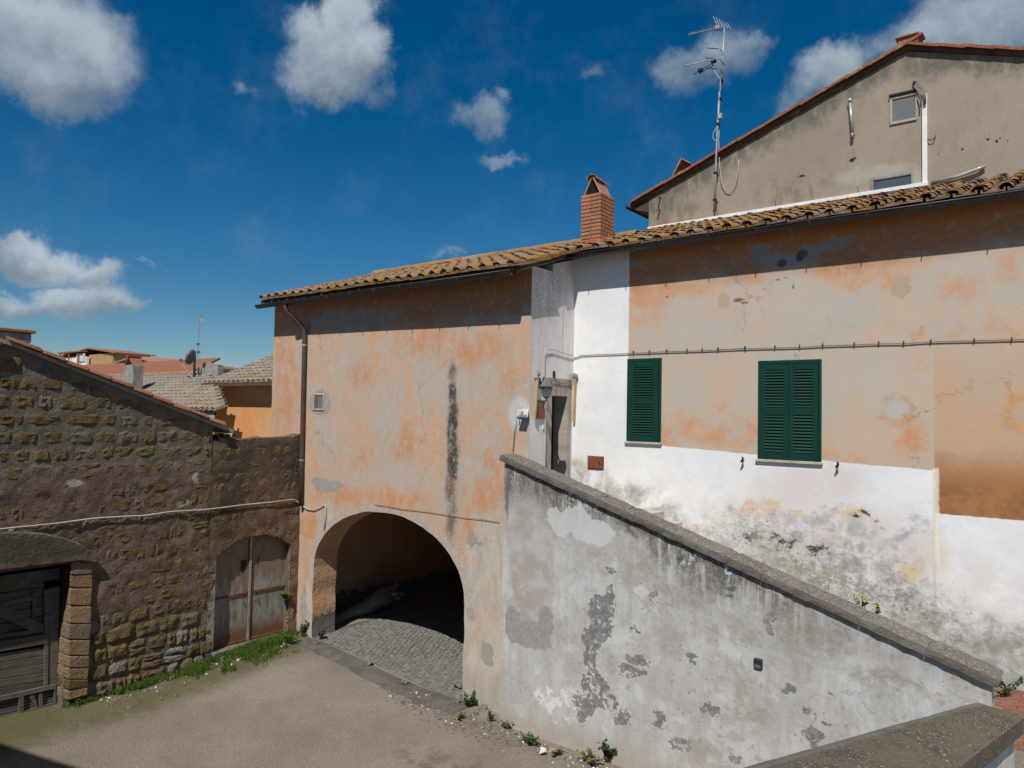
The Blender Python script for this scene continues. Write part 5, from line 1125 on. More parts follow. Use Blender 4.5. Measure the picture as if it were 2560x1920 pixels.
# lantern
lp_ = onX(1366, 972, .32); WLN = thing('wall_lantern', 'verdigris hexagonal wall lantern on a curved arm beside the doorway', 'lantern', (0, lp_.y - .1, lp_.z))
bx = onX(1350, 958, .02); cx_, cy_, czt = .30, onX(1366, 972, .30).y, onX(1366, 950, .30).z
m_ = MB(); m_.lathe([(.05, 0), (.05, .018), (.03, .03)], Matrix.Translation((.004, bx.y, bx.z)) @ Matrix.Rotation(math.pi / 2, 4, 'Y'), 12); m_.tube([(.02, bx.y, bx.z - .09), (.02, bx.y, bx.z + .09)], .018, 6); m_.build('wall_plate', M['lamp'], WLN)
m_ = MB(); m_.tube([(.02, bx.y, bx.z - .02), (.08, bx.y + .01, bx.z + .05), (.17, (bx.y + cy_) / 2, bx.z + .095), (.26, cy_, bx.z + .08), (.30, cy_, czt + .01)], .014, 8); m_.build('arm', M['lamp'], WLN, True)
zt_ = czt; H = onX(1366, 1000, .30).z; hh = zt_ - H
m_ = MB(); Mx = Matrix.Translation((cx_, cy_, 0)); m_.lathe([(.018, zt_ + .01), (.03, zt_ - .01), (.075, zt_ - .05), (.128, zt_ - .105), (.128, zt_ - .118)], Mx, 6); m_.build('hood', M['lamp'], WLN)
m_ = MB(); m_.lathe([(.104, zt_ - .119), (.06, H + .075)], Mx, 6); m_.build('glass', M['glassg'], WLN)
for j in range(6):
    w = j * math.pi / 3; m_ = MB(); m_.tube([(cx_ + .112 * math.cos(w), cy_ + .112 * math.sin(w), zt_ - .115), (cx_ + .064 * math.cos(w), cy_ + .064 * math.sin(w), H + .07)], .008, 5); m_.build('glazing_bar', M['lamp'], WLN)
m_ = MB(); m_.lathe([(.07, H + .078), (.07, H + .06), (.035, H + .03), (.012, H + .015), (.014, H), (.004, H - .012)], Mx, 8); m_.build('base', M['lamp'], WLN)
# meter cupboard, vents, switch on the return wall
a, b = onX(1341, 1003, .02), onX(1362, 1047, .02); mz = b.z + (a.z - b.z) * .62
MC = thing('meter_cupboard', 'red and grey meter cupboard on the stained wall under the lantern', 'cupboard', (0, (a.y + b.y) / 2, b.z))
m_ = MB(); m_.box(.0, .035, a.y, b.y, b.z, mz); m_.build('door', M['hatch'], MC, bevel=.004); m_ = MB(); m_.box(.0, .012, a.y, b.y, mz + .003, a.z); m_.build('upper_panel', M['cement'], MC, bevel=.003); m_ = MB(); m_.box(.0, .05, a.y - .02, b.y + .01, a.z + .001, a.z + .02); m_.build('hood', M['rustbar'], MC)
p = onX(1357, 1068, 0); DB = thing('doorbell', 'small white doorbell button on the wall left of the doorway', 'doorbell', (0, p.y, p.z)); m_ = MB(); m_.box(.0, .02, p.y - .025, p.y + .025, p.z - .04, p.z + .04); m_.build('plate', M['white'], DB, bevel=.004); m_ = MB(); m_.box(.0201, .026, p.y - .012, p.y + .012, p.z - .02, p.z + .01); m_.build('button', M['cement'], DB)
p = onX(1384, 936, 0); m_ = MB(); m_.box(.0, .02, p.y - .03, p.y + .03, p.z - .06, p.z + .06); tag(m_.build('junction_box', M['iron'], None, bevel=.004), 'small black junction box above the doorway', 'junction box')
# floodlight on the peach facade
p = onY(1305, 1042, -.12); FL = thing('broken_floodlight', 'weathered pale blue floodlight with a dangling wire on the peach wall', 'light', (p.x, 0, p.z))
m_ = MB(); m_.box(p.x - .05, p.x + .05, -.03, .0, p.z + .02, p.z + .12); m_.build('bracket', M['white'], FL, bevel=.005)
m_ = MB(); m_.hexa([(p.x - .10, -.17, p.z - .02), (p.x + .09, -.17, p.z - .02), (p.x + .09, -.03, p.z - .04), (p.x - .10, -.03, p.z - .04), (p.x - .07, -.15, p.z + .02), (p.x + .06, -.15, p.z + .02), (p.x + .06, -.03, p.z + .035), (p.x - .07, -.03, p.z + .035)]); b_ = m_.build('housing', M['lamp'], FL, bevel=.01)
m_ = MB(); m_.box(p.x - .085, p.x + .075, -.16, -.05, p.z - .042, p.z - .034); m_.build('glass', M['glass'], b_)
for s_ in (-.105, .095): m_ = MB(); m_.tube([(p.x + s_, -.1, p.z), (p.x + s_, -.09, p.z + .1), (p.x + s_ * .4, -.01, p.z + .12)], .011, 6); m_.build('yoke', M['white'], FL)
m_ = MB(); m_.tube([onY(1292, 1050, -.05), onY(1286, 1085, -.03), onY(1283, 1120, -.03), onY(1282, 1130, -.03)], .006, 5); m_.build('wire', M['iron'], FL, True)
# cables
def cable(name, label, pts, r, mat, clips=None):
    o = thing(name, label, 'cable', tuple(pts[len(pts) // 2])); m_ = MB(); m_.tube(pts, r, 6); m_.build('sheath', M[mat], o, True)
    for c in clips or []:
        q = MB(); q.box(c.x - .006, c.x + .006, c.y - .01, c.y + .02, c.z - .025, c.z + .025); q.build('clip', M['iron'], o)
    return o
Z7 = lambda x, y: (1760 + x / 2.765, 440 + y / 2.765); Z5 = lambda x, y: (1200 + x / 2.765, 600 + y / 2.765)
cp = [Z5(660, 815), Z5(700, 798), Z5(830, 792), Z5(960, 788), Z5(1060, 782), Z5(1170, 778), Z5(1290, 772), Z5(1430, 768), Z5(1535, 765), Z5(1645, 760), Z5(1830, 750), Z7(95, 1202), Z7(285, 1194), Z7(490, 1188), Z7(660, 1183), Z7(820, 1174), Z7(1038, 1167), Z7(1208, 1160), Z7(1380, 1158), Z7(1568, 1145), Z7(1868, 1138), Z7(2128, 1131), Z7(2300, 1128), Z7(3200, 1090)]
W3 = [onY(x, y, YR - .022) for x, y in cp]
cable('wall_cable', 'clipped grey cable running above the green shutters along the beige wall', [Vector((.02, YR - .02, W3[0].z + .02))] + W3, .008, 'cabled', [onY(x, y - 2, YR - .028) for x, y in cp[4:-1]])
Z4 = lambda x, y: (1240 + x / 4.147, 860 + y / 4.147)
cp = [Z4(515, 1270), Z4(510, 1060), Z4(510, 800), Z4(505, 600), Z4(500, 380), Z4(500, 190), Z4(503, 80), Z4(515, 58), Z4(545, 52), Z4(600, 58), Z4(700, 92), Z4(760, 110), Z4(800, 116)]
cable('white_conduit', 'white conduit climbing beside the doorway and bending along the stained wall', [onX(x, y, .03) for x, y in cp], .009, 'cable')
cp = [Z4(520, 378), Z4(600, 385), Z4(680, 402), Z4(765, 412), Z4(790, 430)]; cable('doorway_cable', 'thin grey cable looping over the head of the doorway', [onX(x, y, .02) for x, y in cp], .008, 'cabled')
Z1 = lambda x, y: (x / 2.765, 800 + y / 2.765)
cp = [(-700, 1500), (-300, 1462), (0, 1445), (200, 1425), (400, 1405), (640, 1372), (850, 1358), (1000, 1352), (1180, 1325), (1400, 1312), (1530, 1298), (1680, 1278), (1850, 1262), (2030, 1240)]
c1_ = [onX(*Z1(x, y), XS + .05) for x, y in cp]; Z6 = lambda x, y: (640 + x / 2.765, 1200 + y / 2.765)
c2_ = [onY(*Z6(x, y), -.03) for x, y in ((300, 160), (350, 200), (400, 208), (440, 190), (470, 170), (482, 185), (480, 260), (470, 345))]
cable('stone_wall_cable', 'pale cable strung across the stone walls to the archway', c1_ + c2_, .012, 'cable')
cp = [(822, 170), (900, 180), (1005, 200), (1150, 215), (1300, 238), (1450, 262), (1560, 272), (1680, 290)]
cable('arch_cable', 'thin dark cable slanting above the right side of the archway', [onY(*Z6(x, y), -.02) for x, y in cp], .005, 'cabled')
# ------------------------------------------------------------------ foreground parapet
FP = thing('foreground_parapet', 'sloping parapet with a broad mossy brown hipped coping', 'parapet', (6.9, -6.5, TERR))
eL0, eL1 = Vector((6.935, -4.37, 3.29)), Vector((6.52, -7.38, 3.815)); eR0, eR1 = Vector((7.215, -4.54, 3.325)), Vector((7.02, -7.35, 3.80))
def ext_(a, b, t): return a + (b - a) * t
n = 26; m_ = MB(); vs = []
for i in range(n + 1):
    t = 1.55 * i / n; l, r = ext_(eL0, eL1, t), ext_(eR0, eR1, t); hip = .03 * sst(t, 0, .16)
    mid = l.lerp(r, .5) + Vector((0, 0, .012 + hip)); out = (r - l).normalized()
    for q, p in enumerate((l + Vector((0, 0, -.10)), l - out * .006, l.lerp(r, .10) + Vector((0, 0, .016 + hip * .2)), l.lerp(r, .3) + Vector((0, 0, .012 + hip * .65)), mid, l.lerp(r, .7) + Vector((0, 0, .012 + hip * .65)), l.lerp(r, .9) + Vector((0, 0, .016 + hip * .2)), r + out * .006, r + Vector((0, 0, -.10)))):
        vs.append(p + Vector((nz(t * 9 + q, 1), nz(t * 9, q), nz(t * 11, q * 1.3, 5))) * .004)
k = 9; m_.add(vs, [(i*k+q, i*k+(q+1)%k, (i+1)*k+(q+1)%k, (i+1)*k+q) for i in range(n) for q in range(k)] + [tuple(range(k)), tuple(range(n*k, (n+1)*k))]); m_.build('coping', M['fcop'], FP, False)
m_ = MB(); ins = .05
def fpw(t, z=None):
    l, r = ext_(eL0, eL1, t), ext_(eR0, eR1, t); o = (r - l).normalized(); return l + o * ins, r - o * ins
A0 = fpw(.02); A1 = fpw(1.5); m_.hexa([(A0[0].x, A0[0].y, -.2), (A0[1].x, A0[1].y, -.2), (A1[1].x, A1[1].y, -.2), (A1[0].x, A1[0].y, -.2), (A0[0].x, A0[0].y, A0[0].z - .08), (A0[1].x, A0[1].y, A0[1].z - .08), (A1[1].x, A1[1].y, A1[1].z - .08), (A1[0].x, A1[0].y, A1[0].z - .08)]); m_.build('wall', M['wash'], FP)
# steps down from the viewer's landing, and the landing itself
SL = thing('near_stair', 'flight of concrete steps descending behind the mossy parapet', 'stair', (8, -7, TERR))
for i in range(10):
    z = 3.5 - (i + 1) * (3.5 - TERR) / 11; m_ = MB(); m_.box(7.25, 8.8, -9.0 + i * .4, -9.0 + (i + 1) * .4 + .02, TERR - .3, z); m_.build('step', M['concrete'], SL, bevel=.01)
m_ = MB(); m_.box(6.2, 9.2, -12, -9.001, 0, 3.5); m_.build('landing', M['concrete'], SL, bevel=.01)
# brick paving and weeds at the stair foot
pv = MB(); pv.box(6.55, 8.9, -3.9, 1.33, TERR - .5, TERR + .03); pv = tag(pv.build('terrace', M['ground']), kind='structure')
bq = MB(); bq.box(-.12, .12, -.06, .06, -.03, .03); bq = bq.mesh('brick', M['paver'], False, .008, False)[0]
for i in range(9):
    for j in range(16): inst('brick', bq, Matrix.Translation((6.72 + i * .25 + (.12 if j % 2 else 0), -.7 + j * .127, TERR + .022 + random.uniform(-.004, .004))) @ Matrix.Rotation(random.uniform(-.03, .03), 4, 'Z'), pv)
# ------------------------------------------------------------------ houses beyond the barn
YO = 6.0
OH = thing('orange_house', 'small orange plastered house with a lichen-covered tile roof beyond the barn', 'house', (-18, YO, 0))
oz = onY(600, 956, YO - .5).z; o0 = onY(538, 1000, YO)
m_ = MB(); m_.box(o0.x, -11.5, YO, YO + 4.2, 0, oz); m_.build('wall', M['orange'], OH)
OS = .42
def zo_(y): return oz + .02 + OS * (y - (YO - .5))
RY = YO + 2.6
m_ = MB(); xa = onY(510, 962, YO - .5).x
m_.hexa([(xa, YO - .5, zo_(YO - .5) - .1), (-11.3, YO - .5, zo_(YO - .5) - .1), (-11.3, RY, zo_(RY) - .1), (xa, RY, zo_(RY) - .1), (xa, YO - .5, zo_(YO - .5) - .005), (-11.3, YO - .5, zo_(YO - .5) - .005), (-11.3, RY, zo_(RY) - .005), (xa, RY, zo_(RY) - .005)])
m_.hexa([(xa, RY, zo_(RY) - .1), (-11.3, RY, zo_(RY) - .1), (-11.3, YO + 6.2, zo_(YO)), (xa, YO + 6.2, zo_(YO)), (xa, RY, zo_(RY) - .006), (-11.3, RY, zo_(RY) - .006), (-11.3, YO + 6.2, zo_(YO) + .09), (xa, YO + 6.2, zo_(YO) + .09)])
orf = m_.build('roof', M['soffit'], OH)
m_ = MB(); m_.box(xa - .05, -11.3, YO - .6, YO - .45, zo_(YO - .5) - .16, zo_(YO - .5) - .03); m_.build('fascia', M['soffit'], OH)
tile_roof(orf, xa + .25, -12.0, YO - .58, 9, M['tileg'], slope=OS, zf=zo_, dx=.33, ex=.37)
for i in range(17): inst('ridge_tile', cover_mesh('ridge_tile', M['tile'], 31 + i % 4, .5, .13, .12), Matrix.Translation((xa + .05 + i * .46, RY, zo_(RY) + .07)) @ Matrix.Rotation(-math.pi / 2, 4, 'Z') @ Matrix.Rotation(.03, 4, 'X'), orf)
# grey cement party wall to its left
PW = [onY(x, y, YO + .9) for x, y in ((494, 925), (512, 905), (545, 912), (545, 1000), (494, 1000))]
m_ = MB(); m_.prism(PW, (0, .25, 0)); m_.build('party_wall', M['cement'], OH)
# grey-tiled house
YT = 3.2
TS = thing('grey_tiled_house', 'house with a pale grey pantile roof and a stubby rendered chimney behind the barn', 'house', (-20, YT, 0))
e_ = onY(520, 1024, YT); tz = e_.z; TSL = .40
def zt2(y): return tz + TSL * (y - YT)
RY2 = YT + 3.9
xR = onY(538, 1024, YT).x; xRr = onY(505, 915, RY2).x; xL2 = onY(120, 1000, YT).x - 2
m_ = MB(); m_.hexa([(xL2, YT, zt2(YT) - .12), (xR, YT, zt2(YT) - .12), (xRr, RY2, zt2(RY2) - .12), (xL2 - 2, RY2, zt2(RY2) - .12), (xL2, YT, zt2(YT) - .004), (xR, YT, zt2(YT) - .004), (xRr, RY2, zt2(RY2) - .004), (xL2 - 2, RY2, zt2(RY2) - .004)]); trf = m_.build('roof', M['cement'], TS)
def keep(x, y):
    t = (y - YT) / (RY2 - YT); return x < xR + (xRr - xR) * t and proj_ok(x, y, zt2(y))
def proj(p):
    d = Vector(p) - CAM; return 1280 + FPX * d.dot(CR) / d.dot(CF), 960 - FPX * d.dot(CU) / d.dot(CF)
def proj_ok(x, y, z):
    q = proj((x, y, z)); 
    return q[0] > 215 and q[0] < 548 and q[1] < 860 + (q[0] - 0) * .42 + 60
tile_roof(trf, xL2, xR, YT - .06, 12, M['tileg'], slope=TSL, zf=zt2, dx=.33, ex=.36, keep=keep)
for i in range(34):
    p = Vector((xRr + .2 - i * .46, RY2, zt2(RY2) + .06)); q = proj(p)
    if 200 < q[0] < 560: inst('ridge_tile', cover_mesh('ridge_tile', M['tile'], 31 + i % 4, .5, .13, .12), Matrix.Translation(p) @ Matrix.Rotation(-math.pi / 2, 4, 'Z'), trf)
m_ = MB(); m_.box(xL2 - 4, xRr - .3, YT + .5, RY2, 0, tz - .1); m_.build('wall', M['cement'], TS)
m_ = MB(); m_.box(xL2, xR - .02, YT - .02, YT + .05, tz - .18, tz - .06); m_.build('fascia', M['iron'], TS)
# chimney of that roof
c_ = onY(330, 952, YT + 1.3); cz0 = c_.z - .5
m_ = MB(); wv = 30 * (c_ - CAM).dot(CF) / FPX / .8
x0 = onY(311, 900, YT + 1.3).x; x1 = onY(333, 900, YT + 1.3).x; zt3 = onY(322, 912, YT + 1.3).z
m_.box(x0, x1, YT + 1.3, YT + 1.75, cz0, zt3); m_.build('chimney', M['cement'], TS, bevel=.02)
m_ = MB(); xm = (x0 + x1) / 2; hh = onY(322, 891, YT + 1.3).z - zt3
m_.hexa([(x0 + .04, YT + 1.28, zt3), (x0 + .07, YT + 1.28, zt3), (x0 + .07, YT + 1.77, zt3), (x0 + .04, YT + 1.77, zt3), (xm - .02, YT + 1.28, zt3 + hh), (xm + .02, YT + 1.28, zt3 + hh), (xm + .02, YT + 1.77, zt3 + hh), (xm - .02, YT + 1.77, zt3 + hh)])
m_.hexa([(x1 - .07, YT + 1.28, zt3), (x1 - .04, YT + 1.28, zt3), (x1 - .04, YT + 1.77, zt3), (x1 - .07, YT + 1.77, zt3), (xm - .02, YT + 1.28, zt3 + hh), (xm + .02, YT + 1.28, zt3 + hh + .001), (xm + .02, YT + 1.77, zt3 + hh + .001), (xm - .02, YT + 1.77, zt3 + hh)]); m_.box(xm - .1, xm + .1, YT + 1.22, YT + 1.83, zt3 + hh - .01, zt3 + hh + .05); m_.build('chimney_cap', M['tiler'], TS)
# satellite dish and aerial
YD = YO + .5
def dp_(px, py, d=0): return onY(px, py, YD + d)
Z9 = lambda x, y: (440 + x / 5.185, 780 + y / 5.185)
SD = thing('satellite_dish', 'grey satellite dish seen edge-on on a mast beside the orange house', 'satellite dish', tuple(dp_(*Z9(240, 850))))
c = dp_(*Z9(212, 590)); ax = Vector((-.85, -.45, .28)).normalized(); R_ = (dp_(*Z9(240, 495)) - dp_(*Z9(180, 685))).length / 2
m_ = MB(); q = ax.to_track_quat('Z', 'Y').to_matrix().to_4x4(); prof = [(R_, .10), (R_ * .8, .05), (R_ * .5, .012), (.02, 0), (.02, -.02), (R_ * .5, -.012), (R_ * .8, .025), (R_ * 1.0, .085)]; m_.lathe(prof, Matrix.Translation(c) @ q, 20); m_.build('reflector', M['dish'], SD, True)
m_ = MB(); m_.tube([dp_(*Z9(245, 580)), dp_(*Z9(238, 700)), dp_(*Z9(235, 880))], .05, 8); m_.tube([dp_(*Z9(215, 640)), dp_(*Z9(245, 640))], .04, 6); m_.build('mount', M['iron'], SD)
m_ = MB(); m_.tube([dp_(*Z9(190, 670)), dp_(*Z9(120, 650), -.3), dp_(*Z9(62, 625), -.5)], .018, 5); b_ = m_.build('feed_arm', M['steel'], SD); m_ = MB(); f_ = dp_(*Z9(60, 624), -.5); m_.box(f_.x - .06, f_.x + .06, f_.y - .05, f_.y + .05, f_.z - .05, f_.z + .06); m_.build('feed_horn', M['dish'], b_, bevel=.01)
m_ = MB(); m_.tube([dp_(*Z9(50, 625), -.5), dp_(*Z9(190, 835), -.3), dp_(*Z9(330, 955), -.3)], .022, 6); m_.build('stay', M['steel'], SD)
A2 = thing('roof_aerial', 'thin aerial pole with a small folded antenna beside the satellite dish', 'antenna', tuple(dp_(*Z9(275, 890))))
m_ = MB(); m_.tube([dp_(*Z9(273, 900)), dp_(*Z9(285, 500)), dp_(*Z9(303, 60))], .02, 6); m_.build('pole', M['steel'], A2)
for q in ((( 262, 510), (300, 530)), ((276, 405), (292, 425))):
    a, b = dp_(*Z9(*q[0])), dp_(*Z9(*q[1])); m_ = MB(); m_.box(a.x, b.x, YD - .06, YD + .06, b.z, a.z); m_.build('amplifier_box', M['dish'], A2)
for q in (((303, 70), (335, 40)), ((310, 75), (350, 110)), ((330, 95), (358, 135)), ((320, 60), (345, 60))):
    m_ = MB(); m_.tube([dp_(*Z9(*q[0])), dp_(*Z9(*q[1]))], .03, 5); m_.build('element', M['steel'], A2)
# far roofs and houses (a hundred metres off and more)
def far_house(name, label, q, y, d, wall, roof, rise, wins=()):
    c = [onY(*p, y) for p in q]; x0, x1, z1 = c[0].x, c[1].x, c[0].z; h = thing(name, label, 'house', ((x0 + x1) / 2, y, 0), 'houses on the skyline')
    m_ = MB(); m_.box(x0, x1, y, y + d, 0, z1); m_.build('wall', M[wall], h)
    m_ = MB(); xm = (x0 + x1) / 2 + (x1 - x0) * .08; e = (x1 - x0) * .07; zr_ = z1 + rise
    m_.prism([(x0 - e, y - .6, z1 - .1), (xm, y - .6, zr_), (x1 + e, y - .6, z1 - .15), (x1 + e, y - .6, z1 + .1), (xm, y - .6, zr_ + .25), (x0 - e, y - .6, z1 + .12)], (0, d + 1, 0)); m_.build('roof', M[roof], h)
    for (px0, py0, px1, py1, mt) in wins:
        a, b = onY(px0, py0, y - .1), onY(px1, py1, y - .1); m_ = MB(); m_.box(a.x, b.x, y - .12, y + .1, b.z, a.z); w_ = m_.build('window', M[mt], h)
        m_ = MB(); m_.box(a.x + .1, b.x - .1, y - .16, y - .12, b.z + .15, a.z - .15); m_.build('pane', M['glass'], w_)
    return h
vh = far_house('skyline_villa', 'white and ochre villa with a pergola terrace on the skyline', [(152, 893), (282, 893)], 70, 9, 'ochrew', 'tilev', 1.5, [(178, 891, 186, 902, 'pale')])
a, b = onY(152, 886, 68.8), onY(214, 905, 68.8); m_ = MB(); m_.box(a.x, b.x, 68.9, 69.6, b.z - 6, onY(180, 894, 69).z); m_.build('terrace_front', M['white'], vh)
a, b = onY(193, 885, 68.8), onY(212, 903, 68.8); m_ = MB(); m_.box(a.x, b.x, 68.6, 68.85, b.z, a.z); m_.build('window', M['pale'], vh)
for px in (150, 172, 195): a = onY(px, 884, 68.2); m_ = MB(); m_.box(a.x - .12, a.x + .12, 68.1, 68.4, a.z - 3, a.z); m_.build('pergola_post', M['tilev'], vh)
a, b = onY(146, 884, 68.2), onY(205, 882, 68.2); m_ = MB(); m_.box(a.x, b.x, 67.9, 69.4, a.z, a.z + .3); m_.build('pergola_top', M['tilev'], vh)
far_house('skyline_house', 'pale yellow house with a low gable on the skyline beside the rendered chimney', [(290, 910), (376, 910)], 62, 8, 'pale', 'terra', 1.2)
far_house('skyline_house', 'low brown-roofed house on the skyline left of the satellite dish', [(436, 922), (500, 922)], 45, 6, 'cement', 'tilev', .4)
RR = thing('red_roof_house', 'long house with a plain red roof between the barn and the skyline', 'house', (-40, 20, 0))
YRR = 22; za, zb_ = onY(300, 935, YRR).z - .8, onY(300, 909, YRR + 7).z
xa, xb = onY(60, 940, YRR).x, onY(425, 936, YRR).x; m_ = MB(); m_.hexa([(xa, YRR, za - .2), (xb, YRR, za - .2), (xb - 4, YRR + 7, zb_ - .2), (xa - 4, YRR + 7, zb_ - .2), (xa, YRR, za), (xb, YRR, za), (xb - 4, YRR + 7, zb_ + .0), (xa - 4, YRR + 7, zb_ + .1)]); m_.build('roof', M['tiler'], RR)
m_ = MB(); m_.box(xa + .3, xb - .3, YRR + .4, YRR + 12, 0, za - .25); m_.build('wall', M['pale'], RR)
# ------------------------------------------------------------------ house behind the viewpoint (out of frame, throws the shadow at the lower left)
VH = thing('viewpoint_house', 'plain plastered house beside the viewing landing', 'house', (-9, 2, 0))
s1, s2 = onZ(-20, 1852, 0), onZ(205, 1922, 0); EH = 8.2; tt = EH / SUNV.z
q1, q2 = s1 + SUNV * tt, s2 + SUNV * tt; dd = (q2 - q1).normalized(); back = Vector((dd.y, -dd.x, 0)); back = back if back.y < 0 else -back
p1, p2 = q1 - dd * 5, q1 + dd * 7.2
def vx(p, d, z): r = p + back * d; return (r.x, r.y, z)
m_ = MB(); m_.hexa([vx(p1, .6, 0), vx(p2, .6, 0), vx(p2, 6, 0), vx(p1, 6, 0), vx(p1, .6, EH - .1), vx(p2, .6, EH - .1), vx(p2, 6, EH - .1), vx(p1, 6, EH - .1)]); m_.build('wall', M['orange'], VH)
m_ = MB(); m_.hexa([vx(p1, 0, EH - .08), vx(p2, 0, EH - .08), vx(p2, 3.3, EH + 1.0), vx(p1, 3.3, EH + 1.0), vx(p1, 0, EH), vx(p2, 0, EH), vx(p2, 3.3, EH + 1.1), vx(p1, 3.3, EH + 1.1)]); m_.hexa([vx(p1, 3.3, EH + 1.0), vx(p2, 3.3, EH + 1.0), vx(p2, 6.5, EH - .1), vx(p1, 6.5, EH - .1), vx(p1, 3.3, EH + 1.1), vx(p2, 3.3, EH + 1.1), vx(p2, 6.5, EH), vx(p1, 6.5, EH)]); m_.build('roof', M['tiler'], VH)
for t in (2.2, 5.5):
    a = p1 + dd * (t + 3.5) + back * .57; m_ = MB(); Mx = Matrix.Translation((a.x, a.y, 0)) @ Matrix.Rotation(math.atan2(dd.y, dd.x), 4, 'Z'); m_.box(-.5, .5, -.02, .04, 4.2, 5.8, Mx); m_.build('window', M['green'], VH, bevel=.01)
# ------------------------------------------------------------------ fallen trunk inside the archway
TK = thing('fallen_trunk', 'bare dry tree trunk with root flare lying inside the dark archway', 'trunk', (-5.6, 3, .2))
f = .22
P = [onZ(830, 1560, f + .05), onZ(870, 1535, f + .12), onZ(915, 1518, f + .22), onZ(945, 1500, f + .32), onZ(965, 1490, f + .38)]
m_ = MB(); m_.tube(P, [.09, .13, .17, .22, .27], 12)
for a in ((.1, .25, .3), (-.2, .2, .22), (.35, .1, -.02), (.3, .3, .05), (0, .1, -.32), (.42, -.05, .15)): m_.tube([P[-1], P[-1] + Vector(a) * .6 + Vector((.05, .05, 0)), P[-1] + Vector(a) * 1.1], [.12, .07, .025], 7)
m_.build('trunk', M['bark'], TK, True)
# ------------------------------------------------------------------ plants and loose stones
def leaf(mb, p, d, up, L, w):
    s_ = d.cross(up).normalized() * w; m1 = p + d * L * .45 + up * L * .08; mb.add([p, m1 + s_, p + d * L, m1 - s_], [(0, 1, 2, 3)])
def weed(loc, h, r, n, label, mat='leaf', L=.06, cat='weed', grp='weeds at the foot of the walls', name='weed'):
    t = thing(name, label, cat, tuple(loc), grp); lv = MB(); sm = MB(); base = Vector(loc)
    ns = max(3, n // 14)
    for k in range(ns):
        az = random.uniform(0, 6.28); tip = base + Vector((math.cos(az) * r * random.uniform(.3, 1), math.sin(az) * r * random.uniform(.3, 1), h * random.uniform(.5, 1))); sm.tube([base + Vector((0, 0, -.02)), base.lerp(tip, .5) + Vector((0, 0, h * .12)), tip], [.006, .005, .003], 4)
        for j in range(n // ns):
            q = base.lerp(tip, random.uniform(.25, 1.05)) + Vector((0, 0, h * .08)); a = random.uniform(0, 6.28); d = Vector((math.cos(a), math.sin(a), random.uniform(-.2, .6))).normalized(); leaf(lv, q, d, Vector((0, 0, 1)), L * random.uniform(.6, 1.3), L * random.uniform(.28, .45))
    sm.build('stem', M['leafd'], t); lv.build('leaves', M[mat], t)
def gpt(px, py, z=None):
    p = onZ(px, py, .0)
    for _ in range(4): p = onZ(px, py, gz(p.x, p.y))
    return p
wl = [(755,1590,.32,.22,170,'bushy weed where the stone wall meets the peach house','leaf',.06),(800,1600,.22,.14,90,'weed at the left foot of the archway','leaf',.055),(725,1612,.2,.2,110,'low weed on the sill by the metal door','leaf',.055),
 (330,1700,.28,.2,110,'dark weed against the barn wall among fallen stones','leafd',.06),(285,1725,.2,.16,90,'small bright weed at the foot of the barn wall near the pier','leaf',.05),(190,1762,.12,.14,50,'tiny weed in front of the stone pier','leaf',.045),
 (1172,1768,.26,.15,150,'green weed at the right foot of the archway','leaf',.055),(1145,1798,.1,.16,70,'flat weed on the rubble by the stair wall','leaf',.04),(1226,1805,.2,.1,60,'thin weed in the corner of the stair wall','leafd',.045),(1262,1822,.13,.14,80,'yellowish weed at the base of the stair wall','dry',.05),
 (1325,1862,.16,.2,130,'spreading weed tuft by the white rubble','leaf',.05),(1525,1905,.36,.2,170,'leafy dark weed against the flaking stair wall','leafd',.07),(1480,1912,.2,.22,120,'dry yellowish weed beside the leafy dark weed','dry',.06),(1388,1890,.14,.16,80,'dry tuft among white rubble','dry',.05)]
for px, py, h, r, n_, lb, mt, L in wl: weed(gpt(px, py), h, r, n_, lb, mt, L)
fg = onX(716, 1500, XS - .02); weed(fg, .16, .24, 46, 'wild fig sprig hanging from the stone jamb of the metal door', 'leaf', .11, 'plant', None, 'fig_sprig')
for px, py in ((2510, 1745), (2520, 1725)): p = onZ(px, py, TERR + .03); weed(p, .16, .16, 70, ['weed on the brick paving at the stair foot', 'second weed beside the coping end at the stair foot'][px == 2520], 'leafd', .045)
# grass along the stone wall
def blades(name, label, n, area, mats, hmin, hmax, dens):
    mb = MB()
    for i in range(n):
        x, y = area()
        if random.random() > dens(x, y): continue
        z = gz(x, y); h = random.uniform(hmin, hmax); a = random.uniform(0, 6.28); w = .006; b = random.uniform(.2, .8) * h; c, s_ = math.cos(a), math.sin(a)
        mb.add([(x - w * s_, y + w * c, z - .01), (x + w * s_, y - w * c, z - .01), (x + c * b * .4 + w * .6 * s_, y + s_ * b * .4 - w * .6 * c, z + h * .6), (x + c * b, y + s_ * b, z + h)], [(0, 1, 2), (0, 2, 3)])
    o = mb.build(name, mats); tag(o, label, 'grass', None, 'stuff')
def dens1(x, y):
    d = x - XS; k = fbm(x * 1.3 + 5, y * 1.1, 1, 4)
    w = .22 + .75 * sst(y, -3.6, -1.7) * (1 - .5 * sst(y, -.6, -.1)) + .2 * k
    return max(0, 1 - d / max(w * (.55 + .9 * sst(k, -.35, .35)), .1)) * 1.7 * (.12 + sst(fbm(x * 3.1, y * 3.1, 4, 4), -.25, .3)) * sst(y, -4.9, -3.7)
blades('grass', 'short bright grass growing along the foot of the stone walls', 34000, lambda: (XS + abs(random.gauss(0, .5)), random.uniform(-4.8, .0)), M['grass'], .03, .13, dens1)
def dens2(x, y): return .22 * sst(fbm(x * 2.2, y * 2.2, 9, 4), .0, .5) * max(0, 1 - (x - XS) / 2.2)
